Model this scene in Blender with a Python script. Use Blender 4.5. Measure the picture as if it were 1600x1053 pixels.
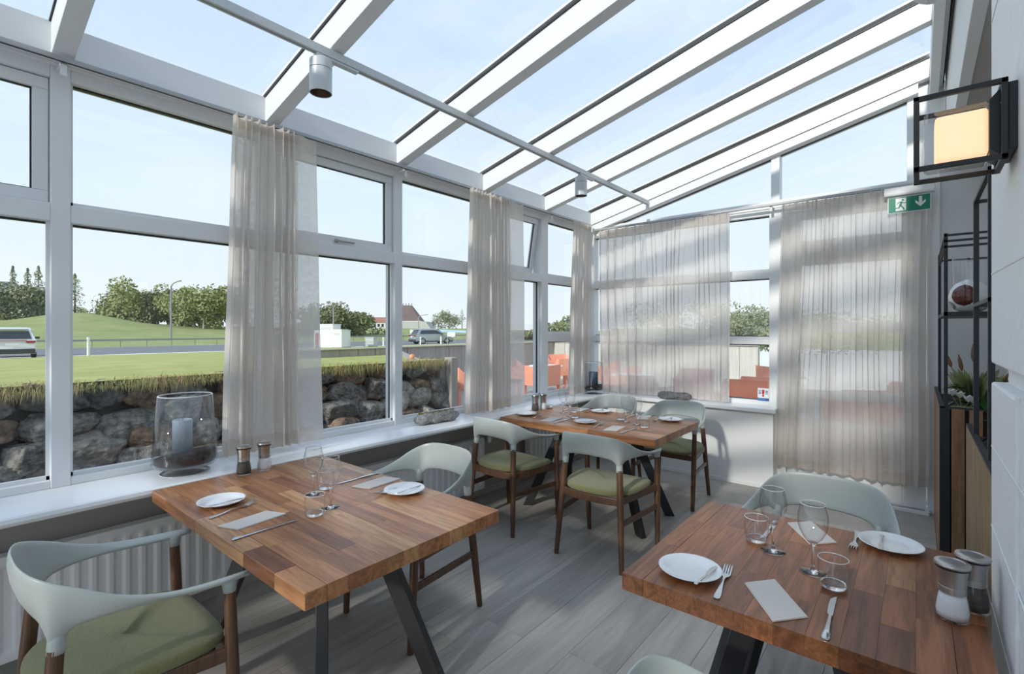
import bpy, bmesh, math, random
from mathutils import Vector, Matrix, noise
PI = math.pi
R = random.Random(7)
SC = bpy.context.scene
COL = SC.collection
for o in list(bpy.data.objects): bpy.data.objects.remove(o, do_unlink=True)

# ------------------------------------------------------------------ camera
cd = bpy.data.cameras.new('camera'); cam = bpy.data.objects.new('camera', cd); COL.objects.link(cam)
cd.sensor_fit = 'HORIZONTAL'; cd.sensor_width = 36.0; cd.lens = 771.0 / 1600 * 36
cd.shift_y = -12.5 / 1600; cd.clip_start = 0.02; cd.clip_end = 1500
cam.location = (0, 0, 1.5); cam.rotation_euler = (PI / 2, 0, math.atan(635 / 771.0))
SC.camera = cam
# ------------------------------------------------------------------ sky
W = bpy.data.worlds.new('sky'); SC.world = W; W.use_nodes = True
nt = W.node_tree; nt.nodes.clear()
def N(t, k, **kw):
    n = t.nodes.new(k)
    for a, b in kw.items(): setattr(n, a, b)
    return n
wo = N(nt, 'ShaderNodeOutputWorld'); bg = N(nt, 'ShaderNodeBackground')
tc = N(nt, 'ShaderNodeTexCoord'); sx = N(nt, 'ShaderNodeSeparateXYZ')
rp = N(nt, 'ShaderNodeValToRGB'); rp.color_ramp.elements[0].color = (.74, .80, .84, 1)
rp.color_ramp.elements[1].color = (.43, .57, .80, 1); rp.color_ramp.elements[1].position = 1.0
e = rp.color_ramp.elements.new(.22); e.color = (.66, .765, .88, 1)
e = rp.color_ramp.elements.new(.5); e.color = (.53, .655, .87, 1)
mp = N(nt, 'ShaderNodeMapping'); mp.inputs['Scale'].default_value = (1.2, 1.2, 4)
nz = N(nt, 'ShaderNodeTexNoise'); nz.inputs['Scale'].default_value = 2.0; nz.inputs['Detail'].default_value = 7; nz.inputs['Roughness'].default_value = .55
cr = N(nt, 'ShaderNodeValToRGB'); cr.color_ramp.elements[0].position = .42; cr.color_ramp.elements[1].position = .78
mx = N(nt, 'ShaderNodeMixRGB'); mx.inputs[2].default_value = (.80, .86, .92, 1)
ml = N(nt, 'ShaderNodeMath', operation='MULTIPLY'); ml.inputs[1].default_value = .55
L = nt.links.new
L(tc.outputs['Generated'], sx.inputs[0]); L(sx.outputs[2], rp.inputs[0]); L(tc.outputs['Generated'], mp.inputs[0]); L(mp.outputs[0], nz.inputs[0])
L(nz.outputs[0], cr.inputs[0]); L(cr.outputs[0], ml.inputs[0]); L(ml.outputs[0], mx.inputs[0]); L(rp.outputs[0], mx.inputs[1])
L(mx.outputs[0], bg.inputs[0]); bg.inputs[1].default_value = 1.0; L(bg.outputs[0], wo.inputs[0])
# ------------------------------------------------------------------ sun (low, hazy, from behind the camera)
sd = bpy.data.lights.new('sun', 'SUN'); sun = bpy.data.objects.new('sun', sd); COL.objects.link(sun)
sd.energy = 2.6; sd.angle = math.radians(2.6); sd.color = (1.0, .955, .88)
sun.rotation_euler = Vector((-.04, 1.0, -.476)).to_track_quat('-Z', 'Y').to_euler()
sun.location = (0, -8, 8)
SC.view_settings.view_transform = 'Standard'; SC.view_settings.look = 'None'
SC.view_settings.exposure = 0.36; SC.view_settings.gamma = 1.0; SC.view_settings.use_curve_mapping = False
try:
    SC.cycles.transparent_max_bounces = 40; SC.cycles.max_bounces = 10; SC.cycles.diffuse_bounces = 5
except Exception: pass

# ================================================================== materials
MATS = {}
def mat(name, col=(.8, .8, .8), rough=.5, metal=0, bump=0, bscale=60, var=None, vscale=8, spec=None, emit=None, objvar=0, sheen=0, coat=0, stretch=None):
    if name in MATS: return MATS[name]
    m = bpy.data.materials.new(name); m.use_nodes = True; t = m.node_tree; b = t.nodes['Principled BSDF']
    b.inputs['Base Color'].default_value = (*col, 1); b.inputs['Roughness'].default_value = rough; b.inputs['Metallic'].default_value = metal
    if spec is not None: b.inputs['Specular IOR Level'].default_value = spec
    if sheen: b.inputs['Sheen Weight'].default_value = sheen
    if coat: b.inputs['Coat Weight'].default_value = coat; b.inputs['Coat Roughness'].default_value = .15
    g = N(t, 'ShaderNodeNewGeometry'); src = g.outputs['Position']
    oi = N(t, 'ShaderNodeObjectInfo')
    vm = N(t, 'ShaderNodeVectorMath', operation='ADD'); ms = N(t, 'ShaderNodeMath', operation='MULTIPLY'); ms.inputs[1].default_value = 37.0
    t.links.new(oi.outputs['Random'], ms.inputs[0]); t.links.new(src, vm.inputs[0]); t.links.new(ms.outputs[0], vm.inputs[1]); src = vm.outputs[0]
    if stretch:
        mpp = N(t, 'ShaderNodeMapping'); mpp.inputs['Scale'].default_value = stretch; t.links.new(src, mpp.inputs[0]); src = mpp.outputs[0]
    last = None
    if var is not None:
        n = N(t, 'ShaderNodeTexNoise'); n.inputs['Scale'].default_value = vscale; n.inputs['Detail'].default_value = 6
        n.inputs['Roughness'].default_value = .65
        r = N(t, 'ShaderNodeValToRGB'); r.color_ramp.elements[0].color = (*col, 1); r.color_ramp.elements[1].color = (*var, 1)
        r.color_ramp.elements[0].position = .35; r.color_ramp.elements[1].position = .68
        t.links.new(src, n.inputs[0]); t.links.new(n.outputs[0], r.inputs[0]); last = r.outputs[0]
    if objvar:
        hs = N(t, 'ShaderNodeHueSaturation'); mr = N(t, 'ShaderNodeMapRange'); mr.inputs[3].default_value = 1 - objvar; mr.inputs[4].default_value = 1 + objvar
        t.links.new(oi.outputs['Random'], mr.inputs[0]); t.links.new(mr.outputs[0], hs.inputs['Value'])
        if last: t.links.new(last, hs.inputs['Color'])
        else: hs.inputs['Color'].default_value = (*col, 1)
        last = hs.outputs[0]
    if last: t.links.new(last, b.inputs['Base Color'])
    if bump:
        n2 = N(t, 'ShaderNodeTexNoise'); n2.inputs['Scale'].default_value = bscale; n2.inputs['Detail'].default_value = 6
        bp = N(t, 'ShaderNodeBump'); bp.inputs['Strength'].default_value = bump; bp.inputs['Distance'].default_value = .01
        t.links.new(src, n2.inputs[0]); t.links.new(n2.outputs[0], bp.inputs['Height']); t.links.new(bp.outputs[0], b.inputs['Normal'])
    if emit:
        b.inputs['Emission Color'].default_value = (*emit[0], 1); b.inputs['Emission Strength'].default_value = emit[1]
    MATS[name] = m; return m

def wood(name, cols, axis, scale=1.0, rough=.35, objr=True, bumpk=.12, lo=.66):
    """grain runs along axis (0,1,2)"""
    m = bpy.data.materials.new(name); m.use_nodes = True; t = m.node_tree; b = t.nodes['Principled BSDF']
    g = N(t, 'ShaderNodeNewGeometry'); oi = N(t, 'ShaderNodeObjectInfo')
    ms = N(t, 'ShaderNodeMath', operation='MULTIPLY'); ms.inputs[1].default_value = 53.0
    va = N(t, 'ShaderNodeVectorMath', operation='ADD'); t.links.new(oi.outputs['Random'], ms.inputs[0])
    t.links.new(g.outputs['Position'], va.inputs[0]); t.links.new(ms.outputs[0], va.inputs[1])
    mp_ = N(t, 'ShaderNodeMapping'); s = [14 * scale] * 3; s[axis] = 1.1 * scale; mp_.inputs['Scale'].default_value = s
    t.links.new(va.outputs[0], mp_.inputs[0])
    w = N(t, 'ShaderNodeTexNoise'); w.inputs['Scale'].default_value = 1.6; w.inputs['Detail'].default_value = 8; w.inputs['Roughness'].default_value = .6; w.inputs['Distortion'].default_value = 1.2
    t.links.new(mp_.outputs[0], w.inputs[0])
    f = N(t, 'ShaderNodeTexNoise'); f.inputs['Scale'].default_value = 9; f.inputs['Detail'].default_value = 3
    t.links.new(mp_.outputs[0], f.inputs[0])
    ad = N(t, 'ShaderNodeMath', operation='MULTIPLY_ADD'); ad.inputs[1].default_value = .42; t.links.new(f.outputs[0], ad.inputs[0]); t.links.new(w.outputs[0], ad.inputs[2])
    r1 = N(t, 'ShaderNodeValToRGB'); r1.color_ramp.elements[0].position = .56; r1.color_ramp.elements[1].position = .84
    r1.color_ramp.elements[0].color = (lo, lo * .96, lo * .93, 1); r1.color_ramp.elements[1].color = (1.12, 1.1, 1.08, 1); t.links.new(ad.outputs[0], r1.inputs[0])
    r2 = N(t, 'ShaderNodeValToRGB'); r2.color_ramp.interpolation = 'LINEAR'
    els = r2.color_ramp.elements; els[0].color = (*cols[0], 1); els[1].color = (*cols[-1], 1)
    for i, c in enumerate(cols[1:-1]): x = els.new((i + 1) / (len(cols) - 1)); x.color = (*c, 1)
    if objr: t.links.new(oi.outputs['Random'], r2.inputs[0])
    mm = N(t, 'ShaderNodeMixRGB', blend_type='MULTIPLY'); mm.inputs[0].default_value = 1
    t.links.new(r2.outputs[0], mm.inputs[1]); t.links.new(r1.outputs[0], mm.inputs[2]); t.links.new(mm.outputs[0], b.inputs['Base Color'])
    b.inputs['Roughness'].default_value = rough
    bp = N(t, 'ShaderNodeBump'); bp.inputs['Strength'].default_value = bumpk; bp.inputs['Distance'].default_value = .002
    t.links.new(ad.outputs[0], bp.inputs['Height']); t.links.new(bp.outputs[0], b.inputs['Normal'])
    MATS[name] = m; return m

def glassmat(name, tint=(1, 1, 1), ior=1.45, edge=0.0, dust=0.0, pwr=5):
    m = bpy.data.materials.new(name); m.use_nodes = True; t = m.node_tree; t.nodes.clear()
    o = N(t, 'ShaderNodeOutputMaterial'); tr = N(t, 'ShaderNodeBsdfTransparent'); gl = N(t, 'ShaderNodeBsdfGlossy'); gl.inputs['Roughness'].default_value = .01
    fw = N(t, 'ShaderNodeLayerWeight'); fw.inputs[0].default_value = .5; fp = N(t, 'ShaderNodeMath', operation='POWER'); fp.inputs[1].default_value = pwr
    f0 = ((ior - 1) / (ior + 1)) ** 2; fr = N(t, 'ShaderNodeMath', operation='MULTIPLY_ADD'); fr.inputs[1].default_value = 1 - f0; fr.inputs[2].default_value = f0; mix = N(t, 'ShaderNodeMixShader')
    t.links.new(fw.outputs['Facing'], fp.inputs[0]); t.links.new(fp.outputs[0], fr.inputs[0])
    tr.inputs[0].default_value = (*tint, 1)
    if edge:
        lw = N(t, 'ShaderNodeLayerWeight'); lw.inputs[0].default_value = .5
        pw = N(t, 'ShaderNodeMath', operation='POWER'); pw.inputs[1].default_value = 3
        r = N(t, 'ShaderNodeValToRGB'); r.color_ramp.elements[0].color = (*tint, 1); r.color_ramp.elements[1].color = (1 - edge, 1 - edge, 1 - edge * .95, 1)
        t.links.new(lw.outputs['Facing'], pw.inputs[0]); t.links.new(pw.outputs[0], r.inputs[0]); t.links.new(r.outputs[0], tr.inputs[0])
    t.links.new(fr.outputs[0], mix.inputs[0]); t.links.new(tr.outputs[0], mix.inputs[1]); t.links.new(gl.outputs[0], mix.inputs[2])
    last = mix.outputs[0]
    if dust:
        g = N(t, 'ShaderNodeNewGeometry'); mp_ = N(t, 'ShaderNodeMapping'); mp_.inputs['Scale'].default_value = (1.0, 14, 14)
        n = N(t, 'ShaderNodeTexNoise'); n.inputs['Scale'].default_value = 1.5; n.inputs['Detail'].default_value = 6
        r = N(t, 'ShaderNodeValToRGB'); r.color_ramp.elements[0].position = .45; r.color_ramp.elements[1].position = .85
        r.color_ramp.elements[1].color = (dust, dust, dust, 1)
        d = N(t, 'ShaderNodeBsdfTranslucent'); d.inputs[0].default_value = (.6, .6, .58, 1); m2 = N(t, 'ShaderNodeMixShader')
        t.links.new(g.outputs['Position'], mp_.inputs[0]); t.links.new(mp_.outputs[0], n.inputs[0]); t.links.new(n.outputs[0], r.inputs[0])
        t.links.new(r.outputs[0], m2.inputs[0]); t.links.new(last, m2.inputs[1]); t.links.new(d.outputs[0], m2.inputs[2]); last = m2.outputs[0]
    t.links.new(last, o.inputs[0]); MATS[name] = m; return m

def realglass(name, col=(1, 1, 1), ior=1.45):
    m = bpy.data.materials.new(name); m.use_nodes = True; b = m.node_tree.nodes['Principled BSDF']
    b.inputs['Base Color'].default_value = (*col, 1); b.inputs['Roughness'].default_value = 0.0; b.inputs['IOR'].default_value = ior
    b.inputs['Transmission Weight'].default_value = 1.0; MATS[name] = m; return m

def linenmat(name, col, alpha):
    m = bpy.data.materials.new(name); m.use_nodes = True; t = m.node_tree; t.nodes.clear()
    o = N(t, 'ShaderNodeOutputMaterial'); df = N(t, 'ShaderNodeBsdfDiffuse'); tl = N(t, 'ShaderNodeBsdfTranslucent'); tr = N(t, 'ShaderNodeBsdfTransparent')
    g = N(t, 'ShaderNodeTexCoord')
    m1 = N(t, 'ShaderNodeMapping'); m1.inputs['Scale'].default_value = (14, 300, 1); m2 = N(t, 'ShaderNodeMapping'); m2.inputs['Scale'].default_value = (330, 40, 1)
    n1 = N(t, 'ShaderNodeTexNoise'); n2 = N(t, 'ShaderNodeTexNoise')
    for a in (n1, n2): a.inputs['Scale'].default_value = 1.0; a.inputs['Detail'].default_value = 2
    for a, b_ in ((m1, n1), (m2, n2)): t.links.new(g.outputs['UV'], a.inputs[0]); t.links.new(a.outputs[0], b_.inputs[0])
    ad = N(t, 'ShaderNodeMath', operation='ADD'); t.links.new(n1.outputs[0], ad.inputs[0]); t.links.new(n2.outputs[0], ad.inputs[1])
    mr = N(t, 'ShaderNodeMapRange'); mr.inputs[1].default_value = .7; mr.inputs[2].default_value = 1.3; mr.inputs[3].default_value = max(0, alpha - .10); mr.inputs[4].default_value = alpha + .10
    t.links.new(ad.outputs[0], mr.inputs[0])
    mc = N(t, 'ShaderNodeMapRange'); mc.inputs[1].default_value = .7; mc.inputs[2].default_value = 1.3; mc.inputs[3].default_value = .90; mc.inputs[4].default_value = 1.06
    t.links.new(ad.outputs[0], mc.inputs[0])
    vm = N(t, 'ShaderNodeVectorMath', operation='SCALE'); vm.inputs[0].default_value = col; t.links.new(mc.outputs[0], vm.inputs['Scale'])
    t.links.new(vm.outputs[0], df.inputs[0]); t.links.new(vm.outputs[0], tl.inputs[0])
    a = N(t, 'ShaderNodeMixShader'); a.inputs[0].default_value = .48; t.links.new(df.outputs[0], a.inputs[1]); t.links.new(tl.outputs[0], a.inputs[2])
    b2 = N(t, 'ShaderNodeMixShader'); t.links.new(mr.outputs[0], b2.inputs[0]); t.links.new(a.outputs[0], b2.inputs[1]); t.links.new(tr.outputs[0], b2.inputs[2])
    t.links.new(b2.outputs[0], o.inputs[0]); MATS[name] = m; return m

M_white = mat('white_paint', (.82, .83, .83), .42, bump=.04, bscale=30)
M_sill = mat('sill_white', (.86, .87, .87), .28, bump=.02, bscale=12)
M_wallw = mat('wall_white', (.84, .84, .83), .6, bump=.05, bscale=40)
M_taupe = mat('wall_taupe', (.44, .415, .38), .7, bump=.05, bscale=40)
M_grey = mat('wall_grey', (.74, .76, .765), .7, bump=.05, bscale=30)
M_pier = mat('pier_paint', (.88, .90, .90), .5, bump=.45, bscale=22)
M_seal = mat('black_seal', (.015, .015, .017), .5)
M_glass = glassmat('window_glass', (.97, .985, .985), 1.42)
M_roofg = glassmat('roof_glass', (.975, .99, .99), 1.3, dust=.07)
M_track = mat('curtain_track_grey', (.42, .43, .44), .4, metal=.3)
M_linen = linenmat('linen', (.90, .86, .82), .24)
M_linen2 = linenmat('linen_gathered', (.90, .86, .82), .11)
M_linend = linenmat('linen_dense', (.82, .755, .69), .07)
M_rad = mat('radiator_white', (.80, .80, .79), .35)
M_walX = wood('walnut_x', [(.25, .10, .048), (.47, .215, .098), (.40, .175, .078), (.52, .25, .115), (.36, .15, .068), (.58, .32, .155), (.44, .20, .09)], 0, rough=.34, lo=.60)
M_walY = wood('walnut_y', [(.17, .060, .026), (.34, .132, .054), (.28, .104, .042), (.38, .155, .064), (.23, .086, .036), (.44, .21, .09)], 1, rough=.34, lo=.56)
M_leg = wood('smoked_oak', [(.115, .058, .032), (.13, .066, .036)], 2, 2.2, rough=.4, objr=False)
M_floor = wood('grey_oak', [(.40, .388, .362), (.44, .425, .40), (.38, .368, .346), (.47, .452, .42)], 1, .45, rough=.42, bumpk=.10, lo=.86)
M_shell = mat('sage_plastic', (.435, .475, .455), .36)
M_green = mat('green_felt', (.17, .168, .06), .9, bump=.5, bscale=420, var=(.265, .257, .108), vscale=260, sheen=.3)
M_black = mat('black_steel', (.022, .023, .026), .5, bump=.05, bscale=200)
M_porc = mat('porcelain', (.84, .85, .85), .12, coat=.5)
M_steel = mat('steel', (.62, .62, .62), .2, metal=1)
M_bsteel = mat('brushed_steel', (.48, .46, .44), .32, metal=1, bump=.05, bscale=300)
M_nap = mat('napkin_paper', (.66, .61, .56), .9, bump=.12, bscale=260)
M_wine = realglass('solid_glass'); M_thin = glassmat('thin_glass', (.99, .99, .99), 1.9, edge=.05, pwr=3)
M_salt = mat('salt', (.92, .92, .92), .6, bump=.15, bscale=500, var=(.80, .80, .81), vscale=400)
M_pep = mat('pepper', (.030, .024, .020), .6, bump=.3, bscale=500, var=(.13, .105, .085), vscale=420)
M_candle = mat('candle_blue_grey', (.33, .40, .48), .55, bump=.12, bscale=60, var=(.42, .49, .57), vscale=20)
M_candle2 = mat('candle_dark_blue', (.03, .05, .10), .5, bump=.15, bscale=60)
M_soil = mat('black_sand', (.020, .016, .014), .9, bump=.9, bscale=300, var=(.075, .06, .05), vscale=220)
M_drift = mat('grey_pumice', (.22, .215, .205), .95, bump=1.0, bscale=90, var=(.47, .46, .44), vscale=60)
M_drift2 = mat('dark_pumice', (.10, .10, .105), .95, bump=1.0, bscale=90, var=(.27, .27, .27), vscale=70)
M_moss = mat('dry_moss', (.30, .21, .05), .95, bump=1, bscale=200, var=(.15, .17, .05), vscale=60)
M_rock = [mat('lava_grey', (.085, .082, .080), .95, bump=1.6, bscale=38, var=(.42, .40, .37), vscale=17, objvar=.35),
          mat('lava_brown', (.11, .075, .055), .95, bump=1.6, bscale=34, var=(.40, .29, .20), vscale=14, objvar=.3),
          mat('lava_pale', (.19, .185, .17), .95, bump=1.3, bscale=30, var=(.50, .47, .42), vscale=12, objvar=.25)]
M_earth = mat('dark_earth', (.03, .024, .018), 1, bump=1, bscale=20)
M_lawn = mat('lawn', (.33, .36, .085), .95, bump=.6, bscale=30, var=(.50, .50, .17), vscale=1.6)
M_hill = mat('far_meadow', (.25, .29, .09), .95, bump=.6, bscale=4, var=(.36, .39, .15), vscale=.25)
M_blade = mat('grass_blade', (.66, .48, .24), .9, var=(.34, .40, .12), vscale=5)
M_road = mat('asphalt', (.17, .18, .19), .9, bump=.3, bscale=30, var=(.22, .225, .23), vscale=1)
M_gravel = mat('gravel', (.16, .16, .16), .95, bump=1, bscale=110, var=(.30, .29, .28), vscale=60)
M_terr = mat('terrace_stone', (.36, .34, .31), .9, bump=.3, bscale=30, var=(.46, .44, .40), vscale=5)
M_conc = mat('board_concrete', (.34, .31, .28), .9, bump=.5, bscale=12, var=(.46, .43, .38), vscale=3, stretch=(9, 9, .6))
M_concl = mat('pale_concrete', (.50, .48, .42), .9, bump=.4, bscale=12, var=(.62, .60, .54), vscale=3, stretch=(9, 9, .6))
M_orange = mat('orange_plastic', (.82, .34, .22), .4)
M_leafd = mat('leaf_dark', (.16, .18, .09), .8, var=(.27, .29, .14), vscale=.5)  # distance haze is mixed into these three leaf colours, greyed and paled
M_leafm = mat('leaf_mid', (.20, .23, .09), .8, var=(.38, .41, .18), vscale=.5)
M_leafp = mat('leaf_pale', (.20, .22, .13), .8, var=(.33, .35, .21), vscale=.5)
M_bark = mat('bark', (.12, .10, .08), .9, bump=.5)
M_birch = mat('pale_bark', (.40, .38, .35), .9, bump=.5)
M_indoorleaf = mat('glossy_leaf', (.02, .07, .018), .4, var=(.04, .12, .03), vscale=12)
M_plume = mat('plume', (.30, .14, .07), .9, bump=.8, bscale=300)
M_petal = mat('white_petal', (.85, .85, .82), .5)
M_slat = wood('oak_slat', [(.30, .155, .075), (.35, .185, .09)], 2, 1.6, rough=.5)
M_fslat = wood('oak_fine_slat', [(.36, .24, .12), (.44, .30, .16)], 2, 1.6, rough=.5)
M_maroon = mat('maroon_glaze', (.12, .022, .018), .15, coat=.6)
M_signg = mat('sign_green', (.0, .21, .125), .4); M_signw = mat('sign_white', (.80, .83, .82), .4)
M_red = mat('red_print', (.60, .01, .01), .5); M_blue = mat('blue_print', (.03, .10, .33), .5); M_lblue = mat('light_blue_print', (.08, .30, .62), .5)
M_opal = mat('opal_glass_lit', (.85, .68, .48), .3, emit=((1.0, .68, .38), .75))
M_vase = glassmat('clear_vase_glass', (.975, .98, .98), 1.6, edge=.12)
M_rimg = mat('rim_glint', (.66, .70, .71), .1, coat=.5)  # opaque pale colour paints the bright highlight along glass edges
M_thick = glassmat('thick_glass', (.97, .97, .97), 1.5, edge=.25)
M_spot = mat('spot_white', (.62, .65, .66), .35)
M_spotin = mat('spot_inside', (.16, .10, .07), .35, metal=.6)
M_carw = mat('car_white', (.72, .74, .76), .25, coat=.6); M_cars = mat('car_silver', (.33, .38, .42), .3, metal=.4, coat=.6)
M_tyre = mat('tyre', (.02, .02, .02), .8); M_carg = mat('car_glass', (.03, .04, .05), .1); M_clad = mat('car_cladding', (.04, .04, .045), .6)
M_taill = mat('tail_light', (.35, .01, .01), .2); M_rim = mat('wheel_rim', (.4, .4, .42), .3, metal=.8)
M_wbox = mat('cabinet_white', (.78, .79, .80), .5); M_gbox = mat('cabinet_grey', (.50, .54, .56), .6)
M_copper = mat('brown_roof', (.14, .10, .088), .7, bump=.3, bscale=2, var=(.20, .145, .125), vscale=.3)
M_redroof = mat('red_roof', (.38, .17, .12), .8); M_hwall = mat('house_wall', (.60, .60, .58), .8); M_hgrey = mat('stone_base', (.42, .42, .38), .8)
M_tent = mat('tent_blue', (.42, .60, .78), .7); M_rail = mat('galvanised', (.30, .31, .32), .5, metal=.3); M_hillf = mat('far_mountain', (.17, .20, .21), 1)
M_gap = mat('dark_gap', (.012, .010, .009), .8)

# ================================================================== mesh helpers
class MB:
    def __init__(s): s.v = []; s.f = []; s.uv = None
    def add(s, v, f):
        k = len(s.v); s.v += [tuple(p) for p in v]; s.f += [tuple(i + k for i in q) for q in f]; return s
    def box(s, x0, x1, y0, y1, z0, z1):
        if x0 > x1: x0, x1 = x1, x0
        if y0 > y1: y0, y1 = y1, y0
        if z0 > z1: z0, z1 = z1, z0
        return s.add([(x0, y0, z0), (x1, y0, z0), (x1, y1, z0), (x0, y1, z0), (x0, y0, z1), (x1, y0, z1), (x1, y1, z1), (x0, y1, z1)],
                     [(0, 3, 2, 1), (4, 5, 6, 7), (0, 1, 5, 4), (1, 2, 6, 5), (2, 3, 7, 6), (3, 0, 4, 7)])
    def bar(s, a, b, w, h, up=(0, 0, 1)):
        a = Vector(a); b = Vector(b); d = (b - a).normalized(); u = Vector(up)
        sd_ = d.cross(u)
        if sd_.length < 1e-4: sd_ = d.cross(Vector((1, 0, 0)))
        sd_.normalize(); u = sd_.cross(d).normalized()
        vs = []
        for p in (a, b):
            for (i, j) in ((-1, -1), (1, -1), (1, 1), (-1, 1)): vs.append(p + sd_ * (w / 2 * i) + u * (h / 2 * j))
        return s.add(vs, [(0, 1, 2, 3), (7, 6, 5, 4), (0, 4, 5, 1), (1, 5, 6, 2), (2, 6, 7, 3), (3, 7, 4, 0)])
    def tube(s, pts, rs, n=12, caps=True):
        pts = [Vector(p) for p in pts]
        if not isinstance(rs, (list, tuple)): rs = [rs] * len(pts)
        rings = []; prev = None
        for i, p in enumerate(pts):
            d = (pts[min(i + 1, len(pts) - 1)] - pts[max(i - 1, 0)]).normalized()
            if prev is None: a = d.orthogonal().normalized()
            else: a = (prev - d * prev.dot(d)).normalized()
            prev = a; b = d.cross(a)
            rings.append([p + (a * math.cos(2 * PI * k / n) + b * math.sin(2 * PI * k / n)) * rs[i] for k in range(n)])
        v = [q for r in rings for q in r]; f = []
        for i in range(len(rings) - 1):
            for k in range(n): f.append((i * n + k, i * n + (k + 1) % n, (i + 1) * n + (k + 1) % n, (i + 1) * n + k))
        if caps: f.append(tuple(range(n))[::-1]); f.append(tuple((len(rings) - 1) * n + k for k in range(n)))
        return s.add(v, f)
    def lathe(s, prof, n=32, c=(0, 0, 0)):
        v = []; f = []; idx = []
        for (r, z) in prof:
            if r < 1e-6: idx.append([len(v)]); v.append((c[0], c[1], c[2] + z))
            else:
                idx.append(list(range(len(v), len(v) + n)))
                for k in range(n): v.append((c[0] + r * math.cos(2 * PI * k / n), c[1] + r * math.sin(2 * PI * k / n), c[2] + z))
        for a, b in zip(idx, idx[1:]):
            if len(a) == 1 and len(b) == 1: continue
            for k in range(n):
                k2 = (k + 1) % n
                if len(a) == 1: f.append((a[0], b[k2], b[k]))
                elif len(b) == 1: f.append((a[k], a[k2], b[0]))
                else: f.append((a[k], a[k2], b[k2], b[k]))
        return s.add(v, f)
    def prism(s, poly, z0, z1, plane='xy'):
        n = len(poly)
        def P(a, b, h): return (a, b, h) if plane == 'xy' else ((a, h, b) if plane == 'xz' else (h, a, b))
        v = [P(a, b, z0) for a, b in poly] + [P(a, b, z1) for a, b in poly]
        f = [tuple(range(n))[::-1], tuple(range(n, 2 * n))] + [(k, (k + 1) % n, n + (k + 1) % n, n + k) for k in range(n)]
        return s.add(v, f)
    def loft(s, rings, closed=True, caps=True):
        n = len(rings[0]); v = [q for r in rings for q in r]; f = []
        for i in range(len(rings) - 1):
            for k in range(n if closed else n - 1): f.append((i * n + k, i * n + (k + 1) % n, (i + 1) * n + (k + 1) % n, (i + 1) * n + k))
        if caps: f.append(tuple(range(n))[::-1]); f.append(tuple((len(rings) - 1) * n + k for k in range(n)))
        return s.add(v, f)
    def grid(s, fn, nu, nv, uv=False):
        v = []; uvs = []
        for j in range(nv + 1):
            for i in range(nu + 1): v.append(fn(i / nu, j / nv))
        f = [(j * (nu + 1) + i, j * (nu + 1) + i + 1, (j + 1) * (nu + 1) + i + 1, (j + 1) * (nu + 1) + i) for j in range(nv) for i in range(nu)]
        return s.add(v, f)

def obj(name, mb, m, parent=None, smooth=None, bevel=0, loc=None, rz=0, seg=2):
    me = bpy.data.meshes.new(name); me.from_pydata([tuple(p) for p in mb.v], [], mb.f)
    bm = bmesh.new(); bm.from_mesh(me); bmesh.ops.recalc_face_normals(bm, faces=bm.faces); bm.to_mesh(me); bm.free()
    me.materials.append(m)
    o = bpy.data.objects.new(name, me); COL.objects.link(o)
    if smooth:
        me.polygons.foreach_set('use_smooth', [True] * len(me.polygons))
        if smooth != 'all': me.set_sharp_from_angle(angle=math.radians(40 if smooth is True else smooth))
    if bevel:
        b = o.modifiers.new('bevel', 'BEVEL'); b.width = bevel; b.segments = seg; b.limit_method = 'ANGLE'; b.angle_limit = math.radians(35)
    if parent: o.parent = parent
    if loc: o.location = loc
    if rz: o.rotation_euler = (0, 0, rz)
    me.update(); return o
def tag(o, label=None, cat=None, group=None, kind=None):
    if label: o['label'] = label
    if cat: o['category'] = cat
    if group: o['group'] = group
    if kind: o['kind'] = kind
    return o
def thing(name, label, cat, loc=(0, 0, 0), rz=0, group=None, kind=None):
    o = bpy.data.objects.new(name, None); COL.objects.link(o); o.location = loc; o.rotation_euler = (0, 0, rz); o.empty_display_size = .1
    return tag(o, label, cat, group, kind)
def struct(name, label, cat='structure'): return thing(name, label, cat, kind='structure')
def dup(root, loc, rz=0, label=None, group=None, scale=None):
    r = root.copy(); COL.objects.link(r); r.location = loc; r.rotation_euler = (0, 0, rz)
    if label: r['label'] = label
    if group: r['group'] = group
    if scale: r.scale = scale
    for ch in list(root.children):
        c = ch.copy(); COL.objects.link(c); c.parent = r
        for g in ch.children:
            d = g.copy(); COL.objects.link(d); d.parent = c
    return r
used = set()
def place(proto, loc, rz, label, group=None):
    if proto.name not in used:
        used.add(proto.name); proto.location = loc; proto.rotation_euler = (0, 0, rz); proto['label'] = label
        if group: proto['group'] = group
        return proto
    return dup(proto, loc, rz, label, group)
def lerp(a, b, t): return a + (b - a) * t
def sm(t): t = max(0, min(1, t)); return t * t * (3 - 2 * t)

# ================================================================== room shell
YB = -5.6       # the glazed room runs on behind the camera
XW, YW = -3.12, 5.27   # window frame front planes
SZ = .755
# floor planks
fl = struct('floor', 'grey washed oak plank floor of the conservatory', 'floor')
obj('subfloor', MB().box(-3.2, 1.2, YB, 5.5, -.12, -.012), M_gap, fl)
k = 0
x = -1.251 - .2325 * 9
while x < 1.1:
    y = YB + R.uniform(-1.9, 0)
    while y < 5.4:
        l = R.choice((1.9, 2.1, 1.5, 1.8)); y0, y1 = max(y, YB), min(y + l, 5.45)
        if y1 - y0 > .03: obj('plank', MB().box(max(x, -3.15) + .0008, x + .2325 - .0008, y0 + .0008, y1 - .0008, -.014, R.uniform(-.0005, 0)), M_floor, fl)
        y += l
    x += .2325
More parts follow.
